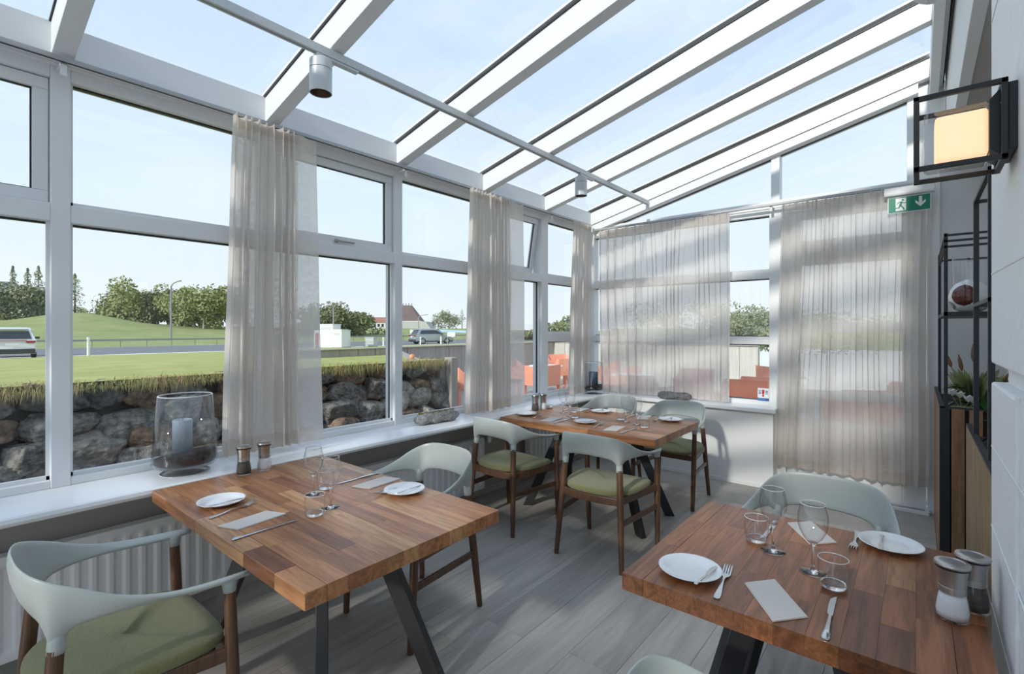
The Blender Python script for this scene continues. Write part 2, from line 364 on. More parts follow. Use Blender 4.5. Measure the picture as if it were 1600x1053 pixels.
# wall under the left windows
wl = struct('wall_left', 'low taupe wall below the long row of windows', 'wall')
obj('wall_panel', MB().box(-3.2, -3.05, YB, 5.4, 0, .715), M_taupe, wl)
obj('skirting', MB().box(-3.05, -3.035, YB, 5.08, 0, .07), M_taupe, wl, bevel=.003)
wb = struct('wall_back', 'low white wall below the corner window, lit by the sun', 'wall')
obj('wall_panel', MB().box(-3.05, -1.045, 5.10, 5.35, 0, .715), M_wallw, wb)
obj('skirting', MB().box(-3.03, -1.05, 5.092, 5.10, 0, .035), M_wallw, wb)
sl = struct('trim_1', 'long deep white sill under the left windows', 'window sill')
obj('sill_board', MB().prism([(-3.13, .715), (-2.775, .715), (-2.757, .722), (-2.752, .735), (-2.757, .75), (-2.77, SZ), (-3.13, SZ)], YB, 5.35, 'xz').box(0, 0, 0, 0, 0, 0), M_sill, sl)
# prism in xz plane puts the third axis on y
sb = struct('trim_2', 'white sill board of the corner window with its end beside the door', 'window sill')
obj('sill_board', MB().box(-2.753, -1.015, 5.045, 5.35, .716, SZ), M_sill, sb, bevel=.006)

def vbar(p, name, x0, x1, y0, y1, z0, z1, m=None, bev=.004): return obj(name, MB().box(x0, x1, y0, y1, z0, z1), m or M_white, p, bevel=bev)
TZ0, TZ1, HZ = 2.005, 2.09, 2.68
# ---- left windows: bays between mullion centres
mul = [(.408, .479), (1.37, 1.44), (2.366, 2.439), (3.33, 3.40), (4.291, 4.409)]
posts = [(-5.60, -5.53), (-4.47, -4.40), (-3.50, -3.43), (-2.53, -2.46), (-1.55, -1.48), (-.57, -.50)] + mul + [(5.27, 5.40)]
wi = 0
def sash(p, name, axis, a0, a1, z0, z1, c, w=.055, d=.05, tilt=0, handle=True):
    """a framed opening light; axis 'y' lies in the left wall, 'x' in the back wall"""
    h = bpy.data.objects.new(name, None); COL.objects.link(h); h.parent = p
    fr = MB(); gl = MB(); hd = MB()
    W_, H_ = a1 - a0, z1 - z0
    # local: u along wall, v depth (outwards), w up measured from the top hinge
    def B(mb, u0, u1, v0, v1, w0, w1):
        if axis == 'y': mb.box(-v1, -v0, u0, u1, w0, w1)
        else: mb.box(u0, u1, v0, v1, w0, w1)
    B(fr, 0, W_, 0, d, -w, 0); B(fr, 0, W_, 0, d, -H_, -H_ + w); B(fr, 0, w, 0, d, -H_ + w, -w); B(fr, W_ - w, W_, 0, d, -H_ + w, -w)
    obj('sash_frame', fr, M_white, h, bevel=.004)
    sl_ = MB(); B(sl_, w, W_ - w, .018, .03, -w - .006, -w); B(sl_, w, W_ - w, .018, .03, -H_ + w, -H_ + w + .006); B(sl_, w, w + .006, .018, .03, -H_ + w, -w); B(sl_, W_ - w - .006, W_ - w, .018, .03, -H_ + w, -w)
    obj('seal', sl_, M_seal, h)
    B(gl, w, W_ - w, .02, .028, -H_ + w, -w); obj('pane', gl, M_glass, h)
    if handle:
        B(hd, W_ / 2 - .02, W_ / 2 + .12, -.022, -.010, -H_ + .018, -H_ + .030); B(hd, W_ / 2 - .03, W_ / 2 - .01, -.022, 0, -H_ + .012, -H_ + .036)
        obj('handle', hd, M_bsteel, h, bevel=.003)
    h.location = (c, a0, z1) if axis == 'y' else (a0, c, z1)
    if tilt: h.rotation_euler = (0, tilt, 0) if axis == 'y' else (-tilt, 0, 0)
    return h
for i in range(len(posts) - 1):
    wi += 1; y0, y1 = posts[i][1], posts[i + 1][0]
    lab = {5: 'left window bay at the frame edge with an inner opening light', 6: 'left window bay by the big hurricane vase', 7: 'left window bay right of the first curtain with a handled top light',
           8: 'left window bay above the pale driftwood', 9: 'left window bay behind the second curtain with its top light open', 10: 'left window bay nearest the corner, with a low rail'}.get(i, 'left window bay behind the camera')
    w = struct('window_%d' % wi, lab, 'window'); w['group'] = 'windows of the left wall'
    w['label'] = lab if i in (5, 6, 7, 8, 9, 10) else lab
    vbar(w, 'mullion', XW - .12, XW, posts[i][0], posts[i][1], SZ, HZ + .07)
    if i == len(posts) - 2: vbar(w, 'corner_post', XW - .12, XW, posts[i + 1][0], posts[i + 1][1], SZ, HZ + .07)
    vbar(w, 'transom', XW - .11, XW - .002, y0, y1, TZ0, TZ1); vbar(w, 'bottom_rail', XW - .11, XW - .004, y0, y1, SZ, .793); vbar(w, 'head_rail', XW - .11, XW - .004, y0, y1, HZ, HZ + .07)
    bead = MB(); sealm = MB()
    zs = [(.793, TZ0), (TZ1, HZ)]
    if i == 10: vbar(w, 'low_rail', XW - .11, XW - .004, y0, y1, 1.36, 1.455); zs = [(.793, 1.36), (1.455, TZ0), (TZ1, HZ)]
    for zi, (za, zb) in enumerate(zs):
        up = (zi == len(zs) - 1)
        if up and i in (5, 7, 9, 3, 1):
            sash(w, 'sash', 'y', y0 + .004, y1 - .004, za + .004, zb - .004, XW - .03, tilt=(.16 if i == 9 else 0)); continue
        obj('pane', MB().box(XW - .068, XW - .06, y0, y1, za, zb), M_glass, w)
        for (a, b, c_, d_) in ((y0, y1, zb - .008, zb), (y0, y1, za, za + .008)): sealm.box(XW - .075, XW - .050, a, b, c_, d_)
        for (a, b) in ((y0, y0 + .007), (y1 - .007, y1)): sealm.box(XW - .075, XW - .052, a, b, za, zb)
        bead.box(XW - .05, XW - .03, y0, y1, za, za + .018); bead.box(XW - .05, XW - .03, y0, y0 + .012, za, zb); bead.box(XW - .05, XW - .03, y1 - .012, y1, za, zb)
    obj('seal', sealm, M_seal, w); obj('glazing_bead', bead, M_white, w)
# ---- back window, gable lights and door
def zroof(x): return 2.75 + .25 * (x + 3.05)      # underside of the rafters
w = struct('window_%d' % (wi + 1), 'corner window in the back wall behind the wide sheer curtain', 'window'); wi += 1
vbar(w, 'corner_post', -3.12, -3.05, YW, YW + .12, SZ, 2.72)
vbar(w, 'mullion', -1.115, -1.012, YW - .002, YW + .12, 0, 2.66)
vbar(w, 'transom', -3.05, -1.115, YW, YW + .11, 1.99, 2.078); vbar(w, 'low_rail', -3.05, -1.115, YW, YW + .11, 1.348, 1.425)
vbar(w, 'bottom_rail', -3.05, -1.115, YW, YW + .11, SZ, .80); vbar(w, 'head_rail', -3.05, -1.115, YW, YW + .11, 2.60, 2.66)
s_ = MB()
for za, zb in ((.80, 1.348), (1.425, 1.99), (2.078, 2.60)):
    obj('pane', MB().box(-3.05, -1.115, YW + .06, YW + .068, za, zb), M_glass, w)
    s_.box(-3.05, -1.115, YW + .05, YW + .075, zb - .008, zb); s_.box(-3.05, -1.115, YW + .05, YW + .075, za, za + .007)
obj('seal', s_, M_seal, w)
w = struct('window_%d' % (wi + 1), 'two slanted gable lights under the end rafter', 'window'); wi += 1
vbar(w, 'gable_sill', -3.05, .165, YW - .01, YW + .12, 2.66, 2.735)
vbar(w, 'mullion', -1.10, -1.025, YW, YW + .12, 2.735, 3.24); vbar(w, 'end_post', -.075, .165, YW, YW + .12, 2.735, 3.50)
for a, b in ((-2.95, -1.10), (-1.025, -.075)):
    pts = [(a, 2.735), (b, 2.735), (b, zroof(b) - .085), (a, max(2.737, zroof(a) - .085))]
    obj('pane', MB().prism(pts, YW + .06, YW + .068, 'xz'), M_glass, w)
    obj('seal', MB().bar((a, YW + .058, zroof(a) - .085), (b, YW + .058, zroof(b) - .085), .03, .012), M_seal, w)
d = struct('door_1', 'white glazed garden door behind the right hand curtain', 'door')
vbar(d, 'frame_post', .055, .13, YW - .02, YW + .12, 0, 2.66); vbar(d, 'frame_head', -1.012, .055, YW - .005, YW + .12, 2.60, 2.66)
vbar(d, 'threshold', -1.0, .07, YW - .10, YW + .12, 0, .03); obj('threshold_strip', MB().box(-.95, .04, YW - .085, YW - .05, .03, .036), M_bsteel, d)
obj('frame_side', MB().box(-1.012, -.97, YW, YW + .11, .03, 2.60), M_white, d, bevel=.003)
lf = MB()
for (a, b, za, zb) in ((-.965, -.855, .03, 2.595), (-.105, .05, .03, 2.595), (-.855, -.105, .03, .22), (-.855, -.105, .86, .94), (-.855, -.105, 1.47, 1.555), (-.855, -.105, 2.09, 2.32), (-.855, -.105, 2.52, 2.595)):
    lf.box(a, b, YW + .01, YW + .06, za, zb)
obj('door_leaf', lf, M_white, d, bevel=.003)
obj('door_panel', MB().box(-.855, -.105, YW + .025, YW + .045, .22, .66), M_white, d)
for za, zb in ((.66, .86), (.94, 1.47), (1.555, 2.09), (2.32, 2.52)): obj('pane', MB().box(-.855, -.105, YW + .033, YW + .040, za, zb), M_glass, d)
hd = MB().tube([(-.90, YW + .01, 1.05), (-.90, YW - .03, 1.05), (-.80, YW - .035, 1.05)], .008, 10); obj('door_handle', hd, M_bsteel, d, smooth=True)

# ---- roof
rf = struct('ceiling', 'glazed lean-to roof of white rafters', 'glass roof')
XE, XR = -3.05, .07
sec = [(-3.26, 2.745), (XE, 2.745), (XE, 2.905), (-3.26, 2.86)]
obj('eaves_beam', MB().prism(sec, YB, YW + .12, 'xz'), M_white, rf, bevel=.004)
obj('eaves_soffit', MB().box(-3.24, -3.10, YB, YW, 2.735, 2.75), M_white, rf)
rys = [(.40, .48), (1.355, 1.435), (2.33, 2.415), (3.29, 3.37), (4.25, 4.33), (5.20, 5.39)]
rys = [(a - .965 * n, a - .965 * n + .08) for n in range(6, 0, -1) for a in (.40,)] + rys
for a, b in rys:
    hgt = .15
    pts = [(XE - .005, zroof(XE)), (XR, zroof(XR)), (XR, zroof(XR) + hgt), (XE - .005, zroof(XE) + hgt)]
    obj('rafter', MB().prism(pts, a, b, 'xz'), M_white, rf, bevel=.003)
    pts = [(XE - .1, zroof(XE - .1) + hgt), (XR, zroof(XR) + hgt), (XR, zroof(XR) + hgt + .012), (XE - .1, zroof(XE - .1) + hgt + .012)]
    obj('seal', MB().prism(pts, a - .007, b + .007, 'xz'), M_seal, rf)
    pts = [(XE - .2, zroof(XE - .2) + hgt + .045), (XR, zroof(XR) + hgt + .045), (XR, zroof(XR) + hgt + .06), (XE - .2, zroof(XE - .2) + hgt + .06)]
    obj('capping', MB().prism(pts, a + .01, b - .01, 'xz'), M_white, rf)
# lower flange of the end rafter with its groove
pts = [(XE, zroof(XE) - .085), (-.0, zroof(0) - .085), (-.0, zroof(0) - .004), (XE, zroof(XE) - .004)]
obj('gable_rail', MB().prism(pts, 5.213, 5.39, 'xz'), M_white, rf, bevel=.003)
for i in range(len(rys) - 1):
    a, b = rys[i][0] + .04, rys[i + 1][0] + .04
    pts = [(XE - .22, zroof(XE - .22) + .163), (XR + .05, zroof(XR + .05) + .163), (XR + .05, zroof(XR + .05) + .175), (XE - .22, zroof(XE - .22) + .175)]
    obj('roof_pane', MB().prism(pts, a, b, 'xz'), M_roofg, rf)
obj('ridge_ledger', MB().box(.07, .125, YB, 5.39, 3.40, 3.62), M_white, rf, bevel=.004)
obj('ledger_lip', MB().box(.125, .150, YB, 5.39, 3.45, 3.62), M_grey, rf, bevel=.004)
obj('ledger_joint', MB().box(.150, .160, YB, 5.39, 3.48, 3.62), M_gap, rf)
# ---- right hand wall: painted pier, header, niche
wr = struct('wall_right', 'rough white painted pier beside the right table', 'wall')
PX = .165
obj('lower_block', MB().box(PX, .60, 1.52, 2.01, 0, 1.346), M_pier, wr, bevel=.006)
obj('lower_wall', MB().box(PX + .004, .60, YB, 1.52, 0, 1.346), M_pier, wr)
obj('shadow_groove', MB().box(PX + .035, .60, YB, 2.00, 1.346, 1.40), M_pier, wr)
obj('upper_block', MB().box(PX, .60, YB, 2.01, 1.40, 3.65), M_pier, wr, bevel=.006)
rb = MB(); yy = 1.525
pts = [(PX + .002, yy + .006 * math.sin(z_ * 21) * .3, z_) for z_ in [i_ * .03 for i_ in range(46)]]
obj('corner_bead', MB().tube(pts, [.0045 + .0015 * math.sin(i_ * 2.1) for i_ in range(46)], 8), M_pier, wr, smooth=True)
for z_ in (.70, .93, 1.16): obj('board_joint', MB().bar((PX + .0005, .2, z_), (PX + .0005, 2.0, z_), .004, .004), M_signw, wr)
for z_ in (1.62, 2.35): obj('board_joint', MB().bar((PX + .0005, .2, z_), (PX + .0005, 2.0, z_ + .04), .004, .004), M_signw, wr)
hw = struct('wall_header', 'white fascia above the planter niche', 'wall')
obj('fascia', MB().box(.17, .22, 2.01, 5.40, 2.82, 3.65), M_wallw, hw, bevel=.003)
obj('soffit', MB().box(.22, 1.2, 2.01, 5.40, 2.83, 2.87), M_taupe, hw)
nw = struct('wall_niche', 'smooth pale grey wall behind the black shelf', 'wall')
obj('niche_back', MB().box(.13, 1.2, 5.25, 5.40, 0, 2.83), M_grey, nw); obj('niche_side', MB().box(.95, 1.1, 2.01, 5.25, 0, 2.83), M_grey, nw)
obj('niche_corner_trim', MB().box(.118, .135, 5.235, 5.252, 0, 2.72), M_white, nw)
# end wall behind the camera
wf = struct('wall_front', 'glazed end of the room behind the camera', 'wall')
obj('low_wall', MB().box(-3.2, .3, YB - .1, YB, 0, .75), M_wallw, wf)
for x_ in (-3.1, -2.1, -1.1, -.1): obj('post', MB().box(x_, x_ + .08, YB - .1, YB, .75, zroof(x_)), M_white, wf)
obj('post_rail', MB().box(-3.1, .1, YB - .1, YB, 2.0, 2.08), M_white, wf)

# ================================================================== curtain tracks and curtains
def track(name, label, axis, a0, a1, c, z, br):
    t = thing(name, label, 'curtain track', (0, 0, 0))
    mb = MB(); gr = MB()
    if axis == 'y': mb.box(c - .012, c + .012, a0, a1, z, z + .022); gr.box(c - .004, c + .004, a0, a1, z - .001, z + .002)
    else: mb.box(a0, a1, c - .012, c + .012, z, z + .022); gr.box(a0, a1, c - .004, c + .004, z - .001, z + .002)
    obj('rail', mb, M_track, t, bevel=.002); obj('groove', gr, M_gap, t)
    for b in br:
        q = MB()
        if axis == 'y': q.box(c - .012, c - .006, b - .012, b + .012, z - .06, z); q.box(XW, c - .006, b - .012, b + .012, z - .008, z - .001)
        else: q.box(b - .012, b + .012, c + .006, c + .012, z - .05, z); q.box(b - .012, b + .012, c + .006, YW, z - .008, z - .001)
        obj('bracket', q, M_white, t, bevel=.002)
    return t
track('curtain_track', 'slim curtain track along the left window heads', 'y', -1.0, 5.15, -3.02, 2.722, (.44, 1.40, 2.40, 4.35))
track('curtain_track', 'slim curtain track across the back wall above the door', 'x', -2.98, .08, 5.17, 2.665, (-1.08,))

def curtain(label, axis, c, top, bot, z0, z1, folds, amp, dens=.6, seed=1, group='linen curtains', topheavy=True, sag=None, tail=0, gather=1.0):
    """top/bot=(start,end) along the wall; folds wave across depth. tail = share of the width hanging flat at the end."""
    rr = random.Random(seed)
    t = thing('curtain', label, 'curtain', (0, 0, 0), group=group)
    ph = [rr.uniform(-.5, .5) for _ in range(folds + 2)]; am = [rr.uniform(.3, 1.45) for _ in range(folds + 2)]
    n = folds * 14 + (10 if tail else 0)
    def P(s, zt, inset=0.0):
        z = lerp(z0, z1, zt)
        if tail and s > 1 - tail: q = 1.0; flat = (s - (1 - tail)) / tail
        else: q = s / (1 - tail) if tail else s; flat = 0
        k_ = folds * max(0, min(1, q + .55 / folds * (noise.noise(Vector((q * folds * .42, z * .55, seed * 3.1))) + .5 * noise.noise(Vector((q * folds * .9, z * .25, seed)))) * min(1, 6 * q, 6 * (1 - q)))); i_ = min(int(k_), folds); fr_ = k_ - i_
        a = amp * lerp(am[i_], am[min(i_ + 1, folds + 1)], sm(fr_)) * lerp(1.3, .75, zt)
        wv = math.sin(2 * PI * k_ + ph[i_] * lerp(1, .2, zt) * math.sin(PI * fr_))
        over = math.sin(4 * PI * k_) * dens * .16 / folds
        u = s + over * (0 if flat else 1)
        if tail:
            tw = tail_w
            u = (q * (1 - tw) + over) if not flat else (1 - tw) + flat * tw
        al = lerp(lerp(bot[0], bot[1], u), lerp(top[0], top[1], u), zt)
        off = a * wv * (1 - flat) + (amp * .25 * math.sin(flat * 5 + 1)) * (1 if flat else 0)
        off += .012 * noise.noise(Vector((s * 9 + seed, z * 1.3, 2.2)))
        al += .010 * noise.noise(Vector((s * 7, z * .9, seed)))
        if sag: off += sag(u, zt)[0]; z += sag(u, zt)[1]
        if zt > .999: z += .012 * abs(math.sin(PI * k_ * 2)) - .012
        if axis == 'y': return (c + off + inset, al, z)
        return (al, c - off - inset, z)
    tail_w = .26 if tail else 0
    def sheet(name, za, zb, m, nv, inset=0.0, sa=0.0, sb=1.0, n=n):
        mb = MB(); mb.grid(lambda s, w_: P(lerp(sa, sb, s), lerp(za, zb, w_), inset), n, nv)
        o = obj(name, mb, m, t, smooth='all')
        uv = o.data.uv_layers.new(name='UV'); Wd = abs(top[1] - top[0]) * 1.6; Hh = z1 - z0
        vals = []
        for p in o.data.polygons:
            for li in p.loop_indices:
                vi = o.data.loops[li].vertex_index; i_ = vi % (n + 1); j_ = vi // (n + 1)
                vals += [lerp(sa, sb, i_ / n) * Wd, lerp(za, zb, j_ / nv) * Hh]
        uv.data.foreach_set('uv', vals); return o
    hem = .085 / (z1 - z0); hd_ = .075 / (z1 - z0)
    if axis == 'y':
        sheet('cloth', hem, 1 - hd_, M_linen2, 18, sb=1 - tail, n=folds * 14)
        if tail: sheet('sheer_edge', hem, 1 - hd_, M_linen, 18, sa=1 - tail, n=10)
    else: sheet('cloth', hem, 1 - hd_, M_linen, 18)
    sheet('hem', 0, hem, M_linend, 2, .002); sheet('heading', 1 - hd_, 1, M_linend, 2, .002)
    return t
curtain('gathered linen curtain between the first two left windows, flat sheer edge on its right', 'y', -2.995, (1.15, 1.655), (1.09, 1.70), .79, 2.722, 9, .042, 1.1, 3, tail=.12)
curtain('gathered linen curtain left of the corner table, hanging onto the sill', 'y', -2.985, (3.045, 3.80), (3.0, 3.83), .772, 2.722, 12, .045, 1.0, 5, tail=.08)
curtain('narrow bunched linen curtain at the left wall end of the corner', 'y', -2.985, (4.73, 5.10), (4.62, 5.08), .772, 2.722, 8, .04, 1.1, 8)
def sag4(u, zt):
    d_ = math.exp(-((u - .62) / .10) ** 2) * max(0, 1 - zt * 7)
    return (.05 * d_, .055 * d_)
curtain('wide sheer linen curtain across the corner window', 'x', 5.175, (-2.93, -1.452), (-2.90, -1.452), .768, 2.665, 13, .036, .9, 11, sag=sag4)
curtain('long sheer linen curtain over the garden door', 'x', 5.165, (-.985, .075), (-1.05, .062), .225, 2.665, 13, .036, .9, 17)

# ================================================================== radiators
def radiator(y0, y1, label):
    t = thing('radiator', label, 'radiator', (-2.98, (y0 + y1) / 2, .10), group='white panel radiators under the sill')
    W_ = y1 - y0; H_ = .445; nf = max(3, int((W_ - .05) / .062)); pitch = (W_ - .06) / nf
    ys = [-W_ / 2]; 
    for i in range(nf):
        b = -W_ / 2 + .03 + i * pitch
        for q in (.12, .22, .32, .5, .68, .78, .88): ys.append(b + q * pitch)
    ys.append(W_ / 2)
    zs_ = [0, .03, .038, .046, .06, .12, H_ - .12, H_ - .06, H_ - .046, H_ - .038, H_ - .03, H_]
    def rec(y, z):
        b = (y + W_ / 2 - .03) / pitch; 
        if b < 0 or b > nf: return 0
        f_ = b - int(b); a = sm((f_ - .12) / .2) * sm((.88 - f_) / .2); zc = sm((z - .03) / .03) * sm((H_ - .03 - z) / .03)
        return -.012 * a * zc
    v = [(.03 + rec(y, z), y, z) for z in zs_ for y in ys]; nu = len(ys)
    f = [(j * nu + i, j * nu + i + 1, (j + 1) * nu + i + 1, (j + 1) * nu + i) for j in range(len(zs_) - 1) for i in range(nu - 1)]
    obj('front_panel', MB().add(v, f).box(-.02, .0295, -W_ / 2, -W_ / 2 + .003, 0, H_).box(-.02, .0295, W_ / 2 - .003, W_ / 2, 0, H_), M_rad, t, smooth=30)
    obj('back_panel', MB().box(-.035, -.02, -W_ / 2, W_ / 2, 0, H_), M_rad, t, bevel=.003)
    g = MB().box(-.02, .029, -W_ / 2, W_ / 2, H_ - .006, H_)
    obj('top_grille', g, M_rad, t); gs = MB()
    for i in range(int(W_ / .02)): gs.box(-.014, .022, -W_ / 2 + .01 + i * .02, -W_ / 2 + .016 + i * .02, H_, H_ + .0012)
    o = obj('grille_slot', gs, M_grey, t); o['kind'] = 'stuff'
    for s_ in (-1, 1): obj('wall_bracket', MB().box(-.055, -.034, s_ * W_ / 3 - .015, s_ * W_ / 3 + .015, .05, .38), M_rad, t)
    return t
radiator(-.75, 1.13, 'white ribbed radiator under the sill at the frame edge')
radiator(1.62, 3.20, 'white ribbed radiator behind the left table, ending at the window chair')
radiator(3.86, 4.95, 'white ribbed radiator below the corner table')
def valve(y, z, label):
    t = thing('radiator_valve', label, 'valve', (-2.96, y, z), group='radiator valves')
    obj('valve_head', MB().lathe([(0, -.03), (.016, -.03), (.019, -.02), (.019, .015), (.015, .025), (0, .026)], 20), M_signw, t, smooth=True)
    obj('valve_body', MB().tube([(0, 0, -.028), (0, 0, -.055), (-.06, 0, -.055)], .009, 10), M_bsteel, t, smooth=True)
    t.children[0].rotation_euler = (0, PI / 2, 0)
valve(3.275, .515, 'white thermostat head at the upper end of the middle radiator')
valve(3.56, .12, 'white lower valve and pipe of the corner radiator')

# ================================================================== tables
def table(name, label, x0, x1, y0, y1, along, m, seed, th=.052):
    rr = random.Random(seed); cx, cy = (x0 + x1) / 2, (y0 + y1) / 2
    t = thing(name, label, 'table', (cx, cy, 0))
    hx, hy = (x1 - x0) / 2, (y1 - y0) / 2
    top = obj('tabletop', MB().box(-hx + .002, hx - .002, -hy + .002, hy - .002, .75 - th + .001, .745), m, t)
    La, Lb = (hx, hy) if along == 'x' else (hy, hx)
    n = round(2 * Lb / .068); wd = 2 * Lb / n
    for i in range(n):
        b0 = -Lb + i * wd; a = -La
        first = True
        while a < La - 1e-6:
            l = rr.uniform(.22, .58) if not first else rr.uniform(.1, .5); first = False
            a1 = a + l
            if La - a1 < .12: a1 = La
            g = .00025; zt = .75 + rr.uniform(-.00012, .00012)
            if along == 'x': mb = MB().box(a + g, a1 - g, b0 + g, b0 + wd - g, .75 - th, zt)
            else: mb = MB().box(b0 + g, b0 + wd - g, a + g, a1 - g, .75 - th, zt)
            s = obj('stave', mb, m, top)
            if i in (0, n - 1): s.modifiers.new('bevel', 'BEVEL').width = .0018
            a = a1
    # spider frame of flat steel
    fr = obj('under_frame', MB().box(-hx * .42, hx * .42, -.03, .03, .75 - th - .03, .75 - th - .001).box(-hx * .36 - .04, -hx * .36 + .04, -hy * .5, hy * .5, .75 - th - .012, .75 - th).box(hx * .36 - .04, hx * .36 + .04, -hy * .5, hy * .5, .75 - th - .012, .75 - th), M_black, t)
    for sx_ in (-1, 1):
        for sy_ in (-1, 1):
            if hx > .5: A = Vector((sx_ * .25, sy_ * .11, .695)); B = Vector((sx_ * .515, sy_ * .265, 0))
            else: A = Vector((sx_ * .11, sy_ * .16, .695)); B = Vector((sx_ * .285, sy_ * .285, 0))
            d_ = (B - A); hd_ = Vector((d_.x, d_.y, 0)).normalized(); sd_ = Vector((-hd_.y, hd_.x, 0))
            w_, h_ = .038, .022
            ring = lambda c_: [c_ + hd_ * w_ + sd_ * h_, c_ - hd_ * w_ + sd_ * h_, c_ - hd_ * w_ - sd_ * h_, c_ + hd_ * w_ - sd_ * h_]
            obj('leg', MB().loft([ring(A), ring(B)]), M_black, t, bevel=.003)
    return t
table('dining_table', 'large walnut butcher-block table by the left window', -2.746, -1.342, .705, 1.546, 'x', M_walX, 3)
table('dining_table', 'square walnut table against the white pier at right', -.706, .135, 1.388, 2.213, 'y', M_walY, 9)
table('dining_table', 'long walnut table in the far corner with four chairs', -2.753, -1.372, 3.183, 4.034, 'x', M_walX, 5)

# ================================================================== chair
def chair_shell():
    U = [(0, -.262, .832), (.09, -.258, .831), (.165, -.240, .824), (.212, -.203, .806), (.240, -.145, .778), (.262, -.075, .740), (.278, -.0, .712), (.290, .075, .694), (.297, .15, .684), (.296, .22, .679), (.288, .266, .677), (.281, .285, .675)]
    Lo = [(0, -.232, .690), (.085, -.228, .687), (.15, -.214, .677), (.192, -.190, .660), (.218, -.150, .672), (.238, -.090, .680), (.252, -.01, .680), (.257, .07, .676), (.257, .15, .671), (.256, .215, .668), (.262, .262, .668), (.270, .283, .670)]
    def cr(P, t):
        n_ = len(P) - 1; k_ = min(int(t * n_), n_ - 1); f = t * n_ - k_
        p = [Vector(P[max(0, min(n_, k_ + j))]) for j in (-1, 0, 1, 2)]
        if k_ == 0: p[0] = Vector((-P[1][0], P[1][1], P[1][2]))
        return .5 * ((2 * p[1]) + (p[2] - p[0]) * f + (2 * p[0] - 5 * p[1] + 4 * p[2] - p[3]) * f * f + (-p[0] + 3 * p[1] - 3 * p[2] + p[3]) * f ** 3)
    rings = []; NS = 84
    for i in range(-NS, NS + 1):
        t = abs(i) / NS; u = cr(U, t); l = cr(Lo, t); u2 = cr(U, min(1, t + .01)) ; 
        tt = min(t + .01, 1); ta = cr(U, tt) + cr(Lo, tt); tb = cr(U, max(tt - .03, 0)) + cr(Lo, max(tt - .03, 0)); tan = (ta - tb).normalized()
        if i < 0:
            for q in (u, l): q.x = -q.x
            tan = Vector((tan.x, -tan.y, -tan.z))
        sl_ = math.hypot(l.x - math.copysign(.1945, l.x), l.y + .192); gk = math.exp(-(sl_ / .027) ** 2) if t < .6 else 0
        gw = math.exp(-(sl_ / .034) ** 2) if t < .6 else 0
        ax = (u - l); nrm = tan.cross(ax).normalized(); th = lerp(.0068, .0095, sm(t * 1.3)) * (1 if t < .985 else .75)
        lb = Vector(l); lb.z -= .042 * gk
        if gk > .01: lb = lb.lerp(Vector((math.copysign(.1985, l.x), -.1945, lb.z)), .5 * gk)
        c = (u + lb) / 2; hh = (u - lb) / 2; ring = []
        curve = .012 * (1 - sm(t * 1.6))     # slight belly of the back
        for k_ in range(16):
            a = 2 * PI * k_ / 16; ca, sa = math.cos(a), math.sin(a)
            ca2 = math.copysign(abs(ca) ** .75, ca); sa2 = math.copysign(abs(sa) ** .8, sa)
            bt = ((1 - ca2) / 2) ** 2; tk_ = th + (.0195 - th) * gw * min(1, bt * 1.25)
            ring.append(c + hh * ca2 + nrm * (tk_ * sa2) + Vector((0, -1, 0)) * curve * (1 - ca2 * ca2))
        rings.append(ring)
    mb = MB(); mb.loft(rings)
    for s in (-1, 1):
        fx, fy, fz = s * .238, -.245, 0.; tx, ty, tz = s * .195, -.19, .66
        def pt(z): f = z / tz; return Vector((lerp(fx, tx, f), lerp(fy, ty, f), z))
        mb.tube([pt(.606), pt(.618), pt(.635), pt(.655), pt(.675)], [.0210, .0210, .0212, .0205, .012], 20)
        def pf(z): f = z / .655; return Vector((s * lerp(.265, .272, f), lerp(.25, .222, f), z))
        mb.tube([pf(.632), pf(.65), pf(.664), pf(.672)], [.0195, .021, .023, .024], 16)
    return mb
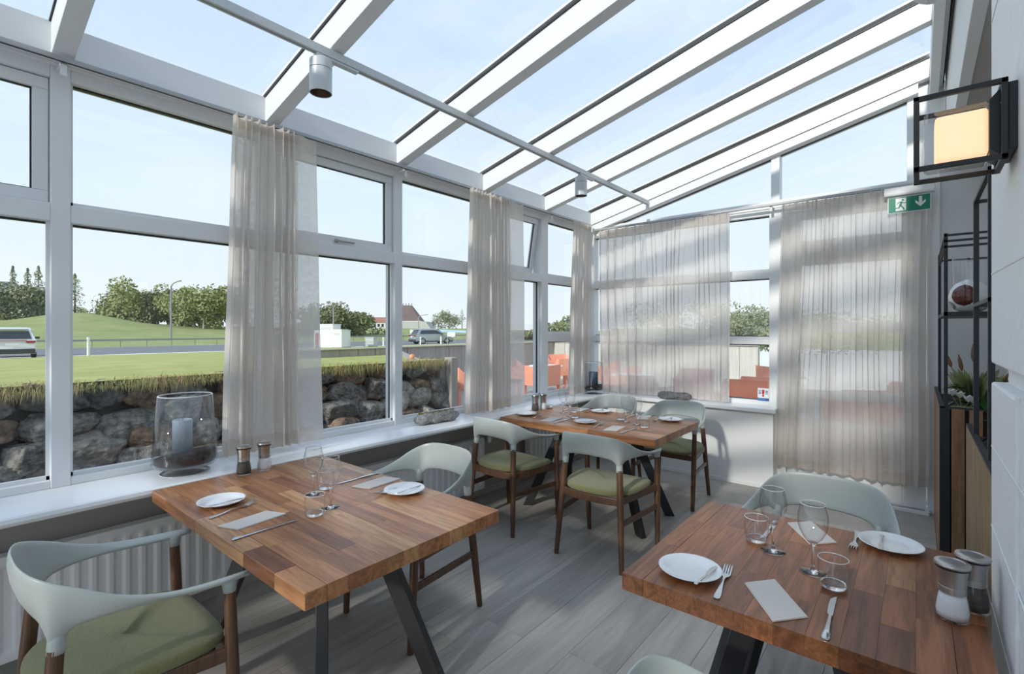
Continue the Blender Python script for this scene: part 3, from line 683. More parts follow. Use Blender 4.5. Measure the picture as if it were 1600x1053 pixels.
def make_chair():
    t = thing('dining_chair', 'chair', 'chair', group='sage green dining chairs')
    sh = obj('backrest_shell', chair_shell(), M_shell, t, smooth='all')
    for s in (-1, 1):
        obj('leg', MB().tube([(s * .238, -.245, 0), (s * .2375, -.2445, .004), (s * .222, -.2245, .25), (s * .212, -.211, .40), (s * .1985, -.1945, .618)], [.0145, .0155, .0195, .021, .0200], 16), M_leg, t, smooth=True)
        obj('leg', MB().tube([(s * .265, .25, 0), (s * .265, .25, .004), (s * .268, .239, .25), (s * .270, .231, .42), (s * .272, .223, .64)], [.0145, .0155, .0195, .020, .0175], 16), M_leg, t, smooth=True)
        obj('stretcher', MB().bar((s * .221, -.22, .292), (s * .268, .236, .292), .018, .036), M_leg, t, bevel=.006, seg=3)
        obj('side_rail', MB().bar((s * .208, -.208, .425), (s * .268, .225, .425), .022, .045), M_leg, t, bevel=.006, seg=3)
    rr_ = [[(x_, -.212 - .028 * (1 - (x_ / .2) ** 2) + dy, z_) for dy, z_ in ((-.011, .400), (.011, .400), (.011, .448), (-.011, .448))] for x_ in [-.2 + .05 * i for i in range(9)]]
    obj('rear_rail', MB().loft(rr_), M_leg, t, bevel=.004)
    obj('front_rail', MB().bar((-.26, .226, .425), (.26, .226, .425), .022, .045), M_leg, t, bevel=.006)
    # upholstered seat
    out = []
    for i in range(64):
        a = 2 * PI * i / 64; ca, sa = math.cos(a), math.sin(a)
        p = 4.2 if sa > 0 else 2.8
        x_ = math.copysign(abs(ca) ** (2 / p), ca); y_ = math.copysign(abs(sa) ** (2 / (4.5 if sa > 0 else 2.6)), sa)
        wdt = lerp(.240, .268, (y_ + 1) / 2) if True else 0
        out.append((x_ * wdt, y_ * .245 + .004))
    rings = []
    for sc_, z_ in ((.95, .447), (.99, .449), (1.0, .456), (1.0, .466), (.992, .474), (.975, .480), (.94, .484), (.80, .488), (.55, .490), (.25, .491), (.04, .491)):
        ring = []
        for (x_, y_) in out:
            dip = -.010 * (1 - (x_ / .27) ** 2) * sm((y_ + .3) / .6) if z_ > .475 else 0
            edge = -.012 * sm((y_ - .16) / .09) if z_ > .455 else 0
            ring.append((x_ * sc_, y_ * sc_, z_ + dip * .6 + edge))
        rings.append(ring)
    obj('seat', MB().loft(rings), M_green, t, smooth='all')
    return t
chair0 = make_chair()
for (x_, y_, rz, lab) in (
    (-2.035, .445, 0, 'sage armchair in the left foreground with its green seat pushed to the left table'),
    (-2.075, 1.71, PI + .0, 'sage armchair behind the left table, back towards the far corner'),
    (-2.475, 3.00, -.06, 'sage armchair at the corner table nearest the radiators, back to camera'),
    (-1.64, 2.99, .02, 'sage armchair at the corner table with its back to camera, nearer the aisle'),
    (-2.36, 4.33, PI, 'sage armchair behind the corner table below the corner candle'),
    (-1.70, 4.33, PI, 'sage armchair behind the corner table in front of the sunlit panel'),
    (-.325, 2.385, PI - .04, 'sage armchair tucked behind the right table, only its wide back showing'),
    (-.165, .855, -1.35, 'sage armchair before the right table, only its curved rim showing at the bottom edge')):
    place(chair0, (x_, y_, 0), rz, lab)

# ================================================================== tableware
G = 'tableware'
def make_plate():
    t = thing('side_plate', 'p', 'plate')
    obj('dish', MB().lathe([(0, 0), (.045, 0), (.047, .003), (.053, .004), (.070, .010), (.086, .0165), (.0875, .0185), (.085, .0185), (.070, .0125), (.056, .0065), (.050, .0055), (0, .0055)], 56), M_porc, t, smooth='all')
    return t
def make_bknife():
    t = thing('butter_knife', 'b', 'knife')
    obj('handle', MB().loft([[(y_, x_, z_) for y_, z_ in ((-w_, 0), (w_, 0), (w_ * .8, h_), (-w_ * .8, h_))] for x_, w_, h_ in ((-.075, .005, .002), (-.070, .0065, .003), (-.03, .0045, .0028), (.0, .0035, .0026))]), M_steel, t, smooth=True, bevel=.0006)
    obj('blade', MB().prism([(-.003, .0), (-.008, .02), (-.009, .055), (-.004, .074), (.005, .078), (.005, .0)], .0008, .0022), M_steel, t, bevel=.0004)
    return t
def make_knife():
    t = thing('table_knife', 'k', 'knife')
    obj('handle', MB().loft([[(a_ * w_, x_, .001 + h_ * (b_ + 1) / 2) for a_, b_ in ((-1, 0), (-.6, -1), (.6, -1), (1, 0), (.6, 1), (-.6, 1))] for x_, w_, h_ in ((-.122, .006, .003), (-.116, .009, .0055), (-.08, .0075, .006), (-.02, .005, .0055), (.0, .0052, .005))]), M_steel, t, smooth=True)
    obj('blade', MB().prism([(-.004, .0), (-.0085, .012), (-.0095, .06), (-.008, .095), (.0, .112), (.0055, .118), (.0055, .0)], .002, .0036), M_steel, t, bevel=.0004)
    return t
def make_fork():
    t = thing('table_fork', 'f', 'fork')
    def z(y): return .0015 + .006 * math.exp(-((y - .0) / .035) ** 2) + (.010 * sm((y - .05) / .05))
    def rib(sec): return [[(xo - w_, y_, z(y_)), (xo + w_, y_, z(y_)), (xo + w_, y_, z(y_) + .0022), (xo - w_, y_, z(y_) + .0022)] for y_, w_, xo in sec]
    obj('handle', MB().loft(rib([(-.105, .004, 0), (-.10, .0085, 0), (-.08, .0085, 0), (-.05, .006, 0), (-.01, .0034, 0), (.018, .0032, 0), (.03, .006, 0), (.042, .0115, 0), (.056, .0125, 0)])), M_steel, t, smooth=50)
    tn = MB()
    for x_ in (-.0105, -.0035, .0035, .0105): tn.loft(rib([(.055, .0022, x_), (.08, .0019, x_), (.103, .0008, x_)]))
    obj('tines', tn, M_steel, t, smooth=50)
    return t
def make_napkin():
    t = thing('paper_napkin', 'n', 'napkin')
    a = .11; b = .05; s = .028
    for i in range(3):
        q = .0012 * i
        obj('fold', MB().prism([(-b + q, -a - s * 0), (b - q, -a + s), (b - q, a), (-b + q, a - s)], .0004 + i * .0014, .0016 + i * .0014), M_nap, t, bevel=.0004)
    return t
def make_wine():
    t = thing('wine_glass', 'w', 'wine glass')
    obj('stem_and_foot', MB().lathe([(0, .0005), (.03, .0), (.0375, .0), (.038, .001), (.0365, .0022), (.02, .0042), (.009, .008), (.0045, .016), (.0038, .05), (.0042, .075), (.007, .085), (.012, .0925), (0, .0935)], 36), M_wine, t, smooth='all')
    obj('bowl', MB().lathe([(.007, .0905), (.014, .0935), (.026, .108), (.036, .128), (.0415, .148), (.0425, .16), (.0405, .18), (.0365, .198), (.0335, .211)], 40), M_thin, t, smooth='all')
    obj('rim', MB().lathe([(.0335 + .0011 * math.cos(a), .211 + .0011 * math.sin(a)) for a in [2 * PI * i / 6 for i in range(7)]], 40), M_rimg, t, smooth='all')  # pale bead, the rim highlight put into its colour
    return t
def make_tumbler():
    t = thing('water_tumbler', 't', 'tumbler')
    obj('base', MB().lathe([(0, 0), (.026, 0), (.031, .003), (.0345, .012), (.031, .015), (.027, .0115), (0, .0095)], 40), M_wine, t, smooth='all')
    obj('wall', MB().lathe([(.0345, .012), (.0375, .025), (.039, .040), (.0395, .055), (.038, .084)], 40), M_thin, t, smooth='all')
    obj('rim', MB().lathe([(.038 + .0012 * math.cos(a), .084 + .0012 * math.sin(a)) for a in [2 * PI * i / 6 for i in range(7)]], 40), M_rimg, t, smooth='all')  # bright rim line painted as an opaque bead
    return t
def make_mill(kind):
    t = thing('%s_mill' % kind, 'm', 'mill')
    obj('glass_jar', MB().lathe([(0, 0), (.030, 0), (.0325, .004), (.033, .02), (.030, .045), (.0255, .066)], 32), M_vase, t, smooth='all')
    obj('filling', MB().lathe([(0, .005), (.029, .006), (.0305, .02), (.0275, .044), (.0235, .064), (0, .064)], 32), M_salt if kind == 'salt' else M_pep, t, smooth='all')
    obj('steel_neck', MB().lathe([(0, .064), (.0265, .064), (.0262, .078), (.0255, .079), (.0262, .080), (.0265, .100), (.030, .122), (0, .122)], 32), M_bsteel, t, smooth=30)
    obj('black_ring', MB().lathe([(0, .121), (.0315, .121), (.0325, .126), (0, .126)], 32), M_seal, t, smooth=30)
    obj('steel_cap', MB().lathe([(0, .126), (.0335, .126), (.0345, .129), (.033, .134), (.024, .136), (.0225, .134), (0, .135)], 32), M_bsteel, t, smooth=30); return t
PL, BK, KN, FK, NP, WG, TU, SM_, PM = make_plate(), make_bknife(), make_knife(), make_fork(), make_napkin(), make_wine(), make_tumbler(), make_mill('salt'), make_mill('pepper')
for q_ in (SM_, PM): q_.scale = (1.09,) * 3
PL.scale = (1.06,) * 3
TT = .7502
def put(p, x_, y_, rz, lab, grp=None, z=TT): return place(p, (x_, y_, z), rz, lab, grp)
def ang(dx, dy): return math.atan2(-dx, dy)      # local +y towards (dx,dy)
def setting(px, py, face, who, fork, forkd, nap, napd, knife, knifed, bk=None):
    put(PL, px, py, 0, 'white side plate ' + who, 'side plates'); bx, by, ba = bk or (px + .03 * face, py - .01, PI / 2 * 0)
    put(BK, bx, by, ba, 'butter knife lying on the side plate ' + who, 'butter knives', TT + .0155)
    put(FK, fork[0], fork[1], forkd, 'steel fork ' + who, 'forks'); put(NP, nap[0], nap[1], napd, 'folded beige napkin ' + who, 'napkins')
    put(KN, knife[0], knife[1], knifed, 'steel table knife ' + who, 'table knives')
setting(-2.309, .842, 1, 'near the front edge of the left table', (-2.184, .845), .24, (-2.012, .846), .10, (-1.8775, .84), .0, (-2.262, .835, -.05))
setting(-1.823, 1.436, -1, 'at the chair side of the left table', (-1.885, 1.42), PI + .05, (-2.035, 1.436), .08, (-2.165, 1.415), PI, (-1.80, 1.445, PI + .1))
put(WG, -2.12, 1.157, 0, 'empty wine glass on the left table, farther of its two', 'wine glasses'); put(WG, -1.905, 1.116, 0, 'empty wine glass on the left table, nearer of its two', 'wine glasses')
put(TU, -1.877, 1.03, 0, 'water tumbler in front on the left table', 'tumblers'); put(TU, -2.154, 1.235, 0, 'water tumbler behind the wine glasses on the left table', 'tumblers')
put(PM, -2.688, 1.086, 0, 'pepper mill at the sill edge of the left table', 'pepper mills'); put(SM_, -2.689, 1.19, 0, 'salt mill at the sill edge of the left table', 'salt mills')
setting(-.542, 1.519, 1, 'at the front left corner of the right table', (-.445, 1.52), .12, (-.308, 1.517), .60, (-.177, 1.52), .03, (-.488, 1.505, -.1))
setting(-.074, 2.135, -1, 'at the far side of the right table', (-.172, 2.115), PI - .0, (-.305, 2.10), .55, (-.43, 2.02), PI, (-.10, 2.12, PI))
put(WG, -.379, 1.847, 0, 'empty wine glass on the right table, farther left one', 'wine glasses'); put(WG, -.251, 1.765, 0, 'empty wine glass on the right table, nearer one', 'wine glasses')
put(TU, -.443, 1.90, 0, 'water tumbler left of the wine glasses on the right table', 'tumblers'); put(TU, -.191, 1.70, 0, 'water tumbler right of the wine glasses on the right table', 'tumblers')
put(SM_, .068, 1.713, 0, 'salt mill at the white pier on the right table', 'salt mills'); put(PM, .112, 1.80, 0, 'pepper mill touching the white pier on the right table', 'pepper mills')
setting(-2.64, 3.40, 1, 'at the left front place of the corner table', (-2.51, 3.39), .22, (-2.345, 3.35), .12, (-2.24, 3.36), .02, (-2.60, 3.39, 0))
setting(-2.05, 3.41, 1, 'at the right front place of the corner table', (-1.915, 3.38), .17, (-1.765, 3.36), .12, (-1.645, 3.35), -.05, (-2.01, 3.40, 0))
setting(-2.20, 3.93, -1, 'at the left rear place of the corner table', (-2.30, 3.90), PI, (-2.42, 3.92), .10, (-2.52, 3.91), PI, (-2.22, 3.93, PI))
setting(-1.563, 3.93, -1, 'at the right rear place of the corner table', (-1.66, 3.91), PI, (-1.79, 3.92), .30, (-1.90, 3.88), PI, (-1.58, 3.93, PI))
put(WG, -2.453, 3.698, 0, 'empty wine glass on the corner table, leftmost of four', 'wine glasses'); put(WG, -2.31, 3.59, 0, 'empty wine glass on the corner table, second from left', 'wine glasses')
put(WG, -1.825, 3.664, 0, 'empty wine glass on the corner table, third from left', 'wine glasses'); put(WG, -1.70, 3.60, 0, 'empty wine glass on the corner table, rightmost of four', 'wine glasses')
put(TU, -2.235, 3.55, 0, 'water tumbler on the corner table, left front one', 'tumblers'); put(TU, -1.61, 3.54, 0, 'water tumbler on the corner table, right front one', 'tumblers')
put(TU, -1.90, 3.72, 0, 'water tumbler on the corner table behind the right pair of wine glasses', 'tumblers')
put(TU, -2.40, 3.78, 0, 'water tumbler on the corner table behind the left pair of wine glasses', 'tumblers')
put(PM, -2.705, 3.62, 0, 'pepper mill at the sill edge of the corner table', 'pepper mills'); put(SM_, -2.69, 3.72, 0, 'salt mill at the sill edge of the corner table', 'salt mills')
b = thing('sauce_bowl', 'small white ceramic bowl beside the mills on the corner table', 'bowl', (-2.69, 3.82, TT))
obj('dish', MB().lathe([(0, 0), (.024, 0), (.034, .012), (.037, .034), (.035, .034), (.031, .014), (0, .008)], 32), M_porc, b, smooth='all')
obj('sauce', MB().lathe([(0, .024), (.0325, .024), (0, .0245)], 24), M_soil, b)

# ================================================================== sill objects
def hurricane(loc, label, sc, foot=True, m_c=None, H_=.40, rb=.148, rt=.122):
    t = thing('hurricane_vase', label, 'candle holder', loc)
    pr = [(0, .0), (.11, .0), (.113, .002), (.08, .008), (.03, .016), (.028, .030), (.10, .036), (rb - .012, .042), (rb, .06), (rb - .003, .10), (rt, H_), (rt - .004, H_), (rb - .007, .10), (rb - .006, .062), (rb - .018, .048), (.0, .044)]
    obj('glass_vessel', MB().lathe(pr, 56), M_vase, t, smooth='all')
    obj('rim', MB().lathe([(rt - .003 + .003 * math.cos(a), H_ + .003 * math.sin(a)) for a in [2 * PI * i / 8 for i in range(9)]], 56), M_rimg, t, smooth='all')  # opaque bead paints the white glint of the vase rim
    obj('foot_glint', MB().lathe([(.111 + .002 * math.cos(a), .0022 + .002 * math.sin(a)) for a in [2 * PI * i / 8 for i in range(9)]], 56), M_rimg, t, smooth='all')  # pale ring added as a painted highlight around the foot
    rr = []
    for k_ in range(8):
        ri = (0.01, .05, .09, .11, rb - .012, rb - .010, rb - .02, .01)[k_]
        zi = (.11, .108, .105, .102, .098, .062, .052, .050)[k_]
        rr.append([(ri * math.cos(a), ri * math.sin(a), zi + (.022 * math.cos(a - .6) * ri / rb if k_ < 5 else 0)) for a in [2 * PI * i / 32 for i in range(32)]])
    obj('black_sand', MB().loft(rr), M_soil, t, smooth='all')
    t.scale = (sc, sc, sc); return t
h1 = hurricane((-2.955, .905, SZ), 'tall clear hurricane vase with black sand on the left sill', 1.0)
def candle(loc, r, h, m, label):
    t = thing('pillar_candle', label, 'candle', loc)
    obj('wax', MB().lathe([(0, 0), (r, 0), (r, h - .004), (r - .004, h), (r - .012, h - .001), (r - .02, h - .010), (0, h - .012)], 40), m, t, smooth='all')
    obj('wick', MB().tube([(0, 0, h - .013), (0, .001, h + .001), (.002, .002, h + .006)], .0012, 6), M_gap, t)
candle((-2.965, .895, SZ + .088), .045, .185, M_candle, 'pale blue grey pillar candle inside the tall hurricane vase')
h2 = hurricane((-2.90, 5.0, SZ), 'hurricane vase with black sand on the sill in the corner', .9, H_=.40, rb=.125, rt=.118)
candle((-2.90, 5.0, SZ + .085), .052, .165, M_candle2, 'dark blue pillar candle in the corner hurricane vase')
def rocklog(loc, rz, ln, r, m, label, moss, seed, name='driftwood_log'):
    t = thing(name, label, 'driftwood', loc, rz); rings = []
    for i in range(49):
        f = i / 48; y_ = (f - .5) * ln; e_ = min(1, .55 + 3.2 * min(f, 1 - f)) ; ring = []
        for k_ in range(36):
            a = 2 * PI * k_ / 36; q = Vector((math.cos(a), math.sin(a), 0))
            d_ = 1 + .28 * noise.noise(Vector((q.x * 1.5, f * 6, q.y * 1.5 + seed))) + .2 * noise.noise(Vector((q.x * 5, f * 14, q.y * 5 + seed))) + .10 * noise.noise(Vector((q.x * 11, f * 40, q.y * 11 + seed)))
            ring.append((q.x * r * 1.05 * e_ * d_, y_, max(0, r * .85 + q.y * r * .9 * e_ * d_)))
        rings.append(ring)
    obj('log', MB().loft(rings), m, t, smooth='all')
    if moss:
        mm = MB()
        for i in range(110):
            f = R.uniform(.08, .92); c_ = Vector((R.uniform(-.3, .3) * r, (f - .5) * ln, r * 1.78))
            mm.add([c_ + Vector(p) * R.uniform(.008, .015) for p in ((-1, 0, 0), (0, -1.6, 0), (1, 0, 0), (0, 1.6, 0), (0, 0, .5), (0, 0, -.9))], [(0, 1, 4), (1, 2, 4), (2, 3, 4), (3, 0, 4), (1, 0, 5), (2, 1, 5), (3, 2, 5), (0, 3, 5)])
        o = obj('moss', mm, M_moss, t); o['kind'] = 'stuff'
    return t
rocklog((-2.965, 2.66, SZ), -.10, .40, .05, M_drift, 'pale grey lichen-topped driftwood log on the left sill', True, 3)
rocklog((-1.99, 5.115, SZ), PI / 2 + .1, .34, .045, M_drift2, 'dark grey driftwood log on the back sill under the curtain hem', False, 9)
cdn = thing('window_sticker', 'small white card with a red exclamation mark in the corner window', 'sticker', (-1.165, YW - .012, .80))
obj('card', MB().box(-.05, .05, 0, .002, .002, .125), M_signw, cdn)
ex = MB().prism([(-.009, .062), (.009, .062), (.012, .108), (-.012, .108)], -.0012, 0, 'xz').prism([(.010 * math.cos(a), .050 + .009 * math.sin(a)) for a in [2 * PI * i / 12 for i in range(12)]], -.0012, 0, 'xz')
obj('exclamation_mark', ex, M_red, cdn)
for i in range(3):
    for s in (-1, 1): obj('stripe', MB().box(s * .018, s * .042, -.0012, 0, .068 + i * .013, .075 + i * .013), M_blue, cdn)
obj('blue_footer', MB().box(-.05, .05, -.0012, 0, .003, .028), M_blue, cdn); obj('footer_wave', MB().box(-.048, .02, -.0016, -.0012, .012, .020), M_lblue, cdn)

# ================================================================== exit sign
es = thing('exit_sign', 'green emergency exit sign with running figure and down arrow', 'sign', (-.059, 5.125, 2.452))
obj('housing', MB().prism([(-.03, .135), (.03, .135), (.035, .15), (.035, .20), (-.035, .20), (-.035, .15)], -.16, .16, 'yz'), M_white, es, bevel=.004)
es.children[0].location = (0, .0, 0)
obj('panel', MB().box(-.137, .137, -.004, .004, -.004, .128), M_signw, es, bevel=.001)
obj('green_field', MB().box(-.131, .131, -.0055, -.004, .002, .122), M_signg, es)
obj('door_pictogram', MB().box(-.085, -.018, -.0065, -.0055, .012, .114), M_signw, es)
fig = MB()
def limb(a, b, w_): fig.add(*MB_bar2(a, b, w_))
def MB_bar2(a, b, w_):
    a = Vector(a); b = Vector(b); d_ = (b - a).normalized(); n_ = Vector((-d_.y, d_.x)) * w_ / 2
    q = [a + n_, a - n_, b - n_, b + n_]
    return [(p.x, -.0072, p.y) for p in q] + [(p.x, -.0066, p.y) for p in q], [(0, 1, 2, 3), (7, 6, 5, 4), (0, 4, 5, 1), (1, 5, 6, 2), (2, 6, 7, 3), (3, 7, 4, 0)]
for a, b, w_ in (((-.046, .086), (-.055, .055), .015), ((-.052, .084), (-.070, .078), .006), ((-.070, .078), (-.077, .064), .006), ((-.044, .082), (-.032, .072), .006), ((-.032, .072), (-.018, .074), .006),
                 ((-.055, .056), (-.040, .040), .010), ((-.040, .040), (-.030, .018), .009), ((-.057, .054), (-.064, .036), .010), ((-.064, .036), (-.088, .034), .008)): limb(a, b, w_)
fig.prism([(-.039 + .0075 * math.cos(a), .098 + .0075 * math.sin(a)) for a in [2 * PI * i / 14 for i in range(14)]], -.0072, -.0066, 'xz')
obj('running_figure', fig, M_signg, es)
obj('down_arrow', MB().prism([(.062, .112), (.082, .112), (.082, .062), (.104, .084), (.104, .064), (.072, .030), (.040, .064), (.040, .084), (.062, .062)], -.0065, -.0055, 'xz'), M_signw, es)

# ================================================================== ceiling track lights
tr = thing('light_track', 'long white lighting track hung under the rafters', 'light track', (-2.33, 0, 2.885))
obj('rail', MB().box(-.019, .019, -1.0, 5.20, 0, .042), M_spot, tr, bevel=.002)
obj('slot', MB().box(-.006, .006, -1.0, 5.19, -.0008, .001), M_rail, tr)
def spot(y, label):
    t = thing('track_spotlight', label, 'spotlight', (-2.33, y, 2.885), group='track spotlights')
    obj('adapter', MB().box(-.016, .016, -.03, .21, -.016, -.001), M_spot, t, bevel=.003)
    obj('joint', MB().tube([(0, 0, -.016), (0, 0, -.03)], .012, 12), M_spot, t, smooth=True)
    obj('upper_can', MB().lathe([(0, -.028), (.05, -.028), (.054, -.033), (.054, -.075), (0, -.075)], 40), M_spot, t, smooth=30)
    obj('shadow_gap', MB().lathe([(0, -.075), (.052, -.075), (.052, -.078), (0, -.078)], 40), M_seal, t)
    obj('lower_can', MB().lathe([(.02, -.078), (.054, -.078), (.054, -.195), (.051, -.195), (.051, -.19), (.049, -.10), (.02, -.085)], 40), M_spot, t, smooth=30)
    obj('reflector', MB().lathe([(.050, -.193), (.047, -.17), (.044, -.165), (.041, -.145), (.038, -.14), (.034, -.12), (0, -.118)], 32), M_spotin, t, smooth=30)
    return t
spot(1.31, 'white cylinder spotlight nearer the camera on the ceiling track'); spot(3.80, 'white cylinder spotlight near the far end of the ceiling track')
hb = thing('roof_motor_box', 'light grey curved box under the ridge at the top right edge', 'fitting', (.035, 3.30, 3.30))
pts = [(-.055, .10), (-.055, -.02), (-.03, -.045), (.0, -.062), (.035, -.07), (.035, .10)]
obj('casing', MB().prism(pts, 0, .16, 'xz'), M_grey, hb, bevel=.003); obj('mount', MB().box(.035, .10, .03, .12, .02, .08), M_grey, hb)

# ================================================================== wall lantern
wlp = thing('wall_lantern', 'lit wall lantern with a black box frame on the white pier', 'wall lamp', (0, 0, 0))
X0, X1, Y0_, Y1_, Z0, Z1 = -.009, .150, 1.50, 1.645, 1.870, 2.045
fm = MB(); q = .011
def frame_edges(mb, X0, X1, Y0, Y1, Z0, Z1, q):
    for y_ in (Y0, Y1 - q):
        for z_ in (Z0, Z1 - q): mb.box(X0, X1, y_, y_ + q, z_, z_ + q)
    for x_ in (X0, X1 - q):
        for z_ in (Z0, Z1 - q): mb.box(x_, x_ + q, Y0, Y1, z_, z_ + q)
        for y_ in (Y0, Y1 - q): mb.box(x_, x_ + q, y_, y_ + q, Z0, Z1)
frame_edges(fm, X0, X1, Y0_, Y1_, Z0, Z1, q); obj('cage', fm, M_black, wlp, bevel=.001)
obj('wall_plate', MB().box(X1, PX, Y0_ + .005, Y1_ - .005, Z0 + .02, Z1 - .01), M_black, wlp, bevel=.002)
obj('lamp_base', MB().prism([(X1 - q, Z0 + .015), (.122, Z0 + .03), (.122, Z1 - .035), (X1 - q, Z1 - .015)], Y0_ + .022, Y1_ - .022, 'xz'), M_black, wlp)
obj('opal_diffuser', MB().box(.030, .122, Y0_ + .035, Y1_ - .035, Z0 + .025, Z1 - .045), M_opal, wlp, bevel=.008, seg=3)
obj('clear_block', MB().box(.010, .123, Y0_ + .026, Y1_ - .026, Z0 + .014, Z1 - .034), M_thick, wlp, bevel=.008, seg=3)

# ================================================================== planters, racks, plants
def planter(name, label, x0, x1, y0, y1, h, fine, nfront):
    t = thing(name, label, 'planter', (0, 0, 0))
    obj('box', MB().box(x0 + .012, x1 - .012, y0 + .012, y1 - .012, 0, h - .09).box(x0 + .012, x0 + .03, y0 + .012, y1 - .012, h - .09, h - .01).box(x0 + .012, x1 - .012, y0 + .012, y0 + .03, h - .09, h - .01), M_gap, t)
    obj('soil', MB().box(x0 + .03, x1 - .012, y0 + .03, y1 - .012, h - .09, h - .05), M_soil, t)
    tr_ = MB().box(x0, x0 + .022, y0, y1, h - .004, h + .004).box(x0, x1, y0, y0 + .022, h - .004, h + .004)
    obj('top_trim', tr_, M_black, t)
    pitch = .020 if fine else .075; wd = .012 if fine else .056; m = M_fslat if fine else M_slat
    n = int((y1 - y0 - .02) / pitch)
    for i in range(n):
        y_ = y0 + .012 + i * pitch
        obj('slat', MB().box(x0, x0 + .014, y_, y_ + wd, .012, h - .004), m, t)
    xx = x0 + (.004 if fine else .052)
    if not fine: obj('corner_post', MB().box(x0, x0 + .045, y0 - .002, y0 + .02, 0, h - .003), M_black, t)
    while xx + wd < x1:
        obj('slat', MB().box(xx, xx + wd, y0, y0 + .014, .012, h - .004), m, t); xx += pitch
    return t
planter('slatted_planter', 'wooden slatted planter against the back wall with wide slats', .095, .62, 3.80, 5.12, 1.045, False, 3)
planter('slatted_planter', 'finely slatted oak planter right behind the white pier', .175, .70, 2.12, 3.20, 1.045, True, 0)
def rack(label, x0, x1, y0, y1, z0, z1, zs_):
    t = thing('metal_rack', label, 'shelf', (0, 0, 0)); q_ = .018; up = MB()
    for x_ in (x0, x1):
        for y_ in (y0, y1): obj('upright', MB().box(x_, x_ + q_, y_, y_ + q_, z0, z1), M_black, t, bevel=.001)
    for z_ in (z1 - q_, z1 - .052, z1 - .085): obj('rail', MB().box(x0, x1 + q_, y0 + .002, y0 + .014, z_, z_ + .012).box(x0 + .002, x0 + .014, y0, y1 + q_, z_, z_ + .012), M_black, t)
    obj('rail', MB().box(x0, x1 + q_, y1, y1 + .014, z1 - .05, z1 - .036), M_black, t)
    for z_ in zs_:
        obj('shelf_board', MB().box(x0, x1 + q_, y0, y1 + q_, z_ - .022, z_), M_black, t, bevel=.001)
    return t
rack('black metal rack standing in the planter against the back wall', .115, .55, 3.84, 4.95, 1.0, 2.06, (1.60,))
t = thing('metal_rack', 'black metal rack frame standing in the finely slatted planter', 'shelf', (0, 0, 0))
for x_ in (.185, .62):
    for y_ in (2.35, 2.93): obj('upright', MB().box(x_, x_ + .018, y_, y_ + .018, 1.0, 2.06), M_black, t, bevel=.001)
for z_ in (2.045, 1.595):
    obj('rail', MB().box(.185, .199, 2.35, 2.945, z_, z_ + .014).box(.62, .634, 2.35, 2.945, z_, z_ + .014).box(.185, .634, 2.35, 2.364, z_, z_ + .014).box(.185, .634, 2.93, 2.944, z_, z_ + .014), M_black, t)
v = thing('glass_cylinder', 'clear glass cylinder vase on the black rack shelf', 'vase', (.27, 4.38, 1.60))
obj('cylinder', MB().lathe([(0, 0), (.10, 0), (.10, .36), (.096, .36), (.096, .008), (0, .008)], 40), M_vase, v, smooth=30)
v = thing('painted_round_vase', 'round white vase painted with maroon patches on the rack shelf', 'vase', (.245, 4.12, 1.60))
pr = [(0, 0), (.035, 0), (.07, .018), (.098, .06), (.105, .10), (.098, .14), (.07, .18), (.035, .198), (.026, .205), (.022, .205), (0, .19)]
obj('body', MB().lathe(pr, 40), M_porc, v, smooth='all')
def patch(a0, a1, z0_, z1_, m, nm):
    def rad(z_):
        for (r1, q1), (r2, q2) in zip(pr, pr[1:]):
            if q1 <= z_ <= q2 and q2 > q1: return lerp(r1, r2, (z_ - q1) / (q2 - q1))
        return .1
    def fn(u, w_):
        z_ = lerp(z0_, z1_, w_); hw_ = math.sqrt(max(0, 1 - (2 * w_ - 1) ** 2)) * .5; a = lerp(a0, a1, .5 + (u - .5) * 2 * hw_); r_ = rad(z_) + .0015
        return (r_ * math.cos(a), r_ * math.sin(a), z_)
    obj(nm, MB().grid(fn, 14, 14), m, v, smooth='all')
patch(-2.55, -1.35, .04, .17, M_maroon, 'maroon_patch'); patch(-3.6, -2.9, .10, .17, mat('orange_glaze', (.35, .12, .03), .2), 'orange_patch'); patch(-3.7, -2.5, .02, .075, mat('grey_glaze', (.2, .2, .21), .2), 'grey_patch')
def leafmesh(mb, base, dirv, ln, wd, droop, rr):
    base = Vector(base); d_ = Vector(dirv).normalized(); sd_ = d_.cross(Vector((0, 0, 1))); 
    if sd_.length < .01: sd_ = Vector((1, 0, 0))
    sd_.normalize(); rows = []
    for i in range(6):
        f = i / 5; c_ = base + d_ * ln * f + Vector((0, 0, -droop * f * f)); w_ = wd * math.sin(PI * min(1, f * .92 + .06)) ** .8
        rows.append([c_ - sd_ * w_ + Vector((0, 0, w_ * .25)), c_, c_ + sd_ * w_ + Vector((0, 0, w_ * .25))])
    mb.loft(rows, closed=False, caps=False)
def leafy(label, c, n, ln, wd, h, seed, name='leafy_plant', spread=1.0):
    rr = random.Random(seed); t = thing(name, label, 'plant', c); mb = MB(); st = MB()
    for i in range(n):
        a = rr.uniform(0, 2 * PI); el = rr.uniform(.1, 1.2); z_ = rr.uniform(.25, 1) * h
        d_ = (math.cos(a) * math.cos(el) * spread, math.sin(a) * math.cos(el) * spread, math.sin(el) * .6)
        b_ = (math.cos(a) * .05 * spread, math.sin(a) * .05 * spread, z_); st.tube([(0, 0, 0), (b_[0] * .6, b_[1] * .6, z_ * .6), b_], .0022, 5)
        obj_leaf = MB(); leafmesh(obj_leaf, b_, d_, ln * rr.uniform(.7, 1.2), wd * rr.uniform(.8, 1.1), ln * rr.uniform(.2, .8), rr)
        obj('leaf', obj_leaf, M_indoorleaf, t, smooth='all')
    obj('stem', st, M_indoorleaf, t)
    return t
leafy('broad dark leaves filling the back planter', (.27, 4.06, .99), 26, .10, .036, .16, 4)
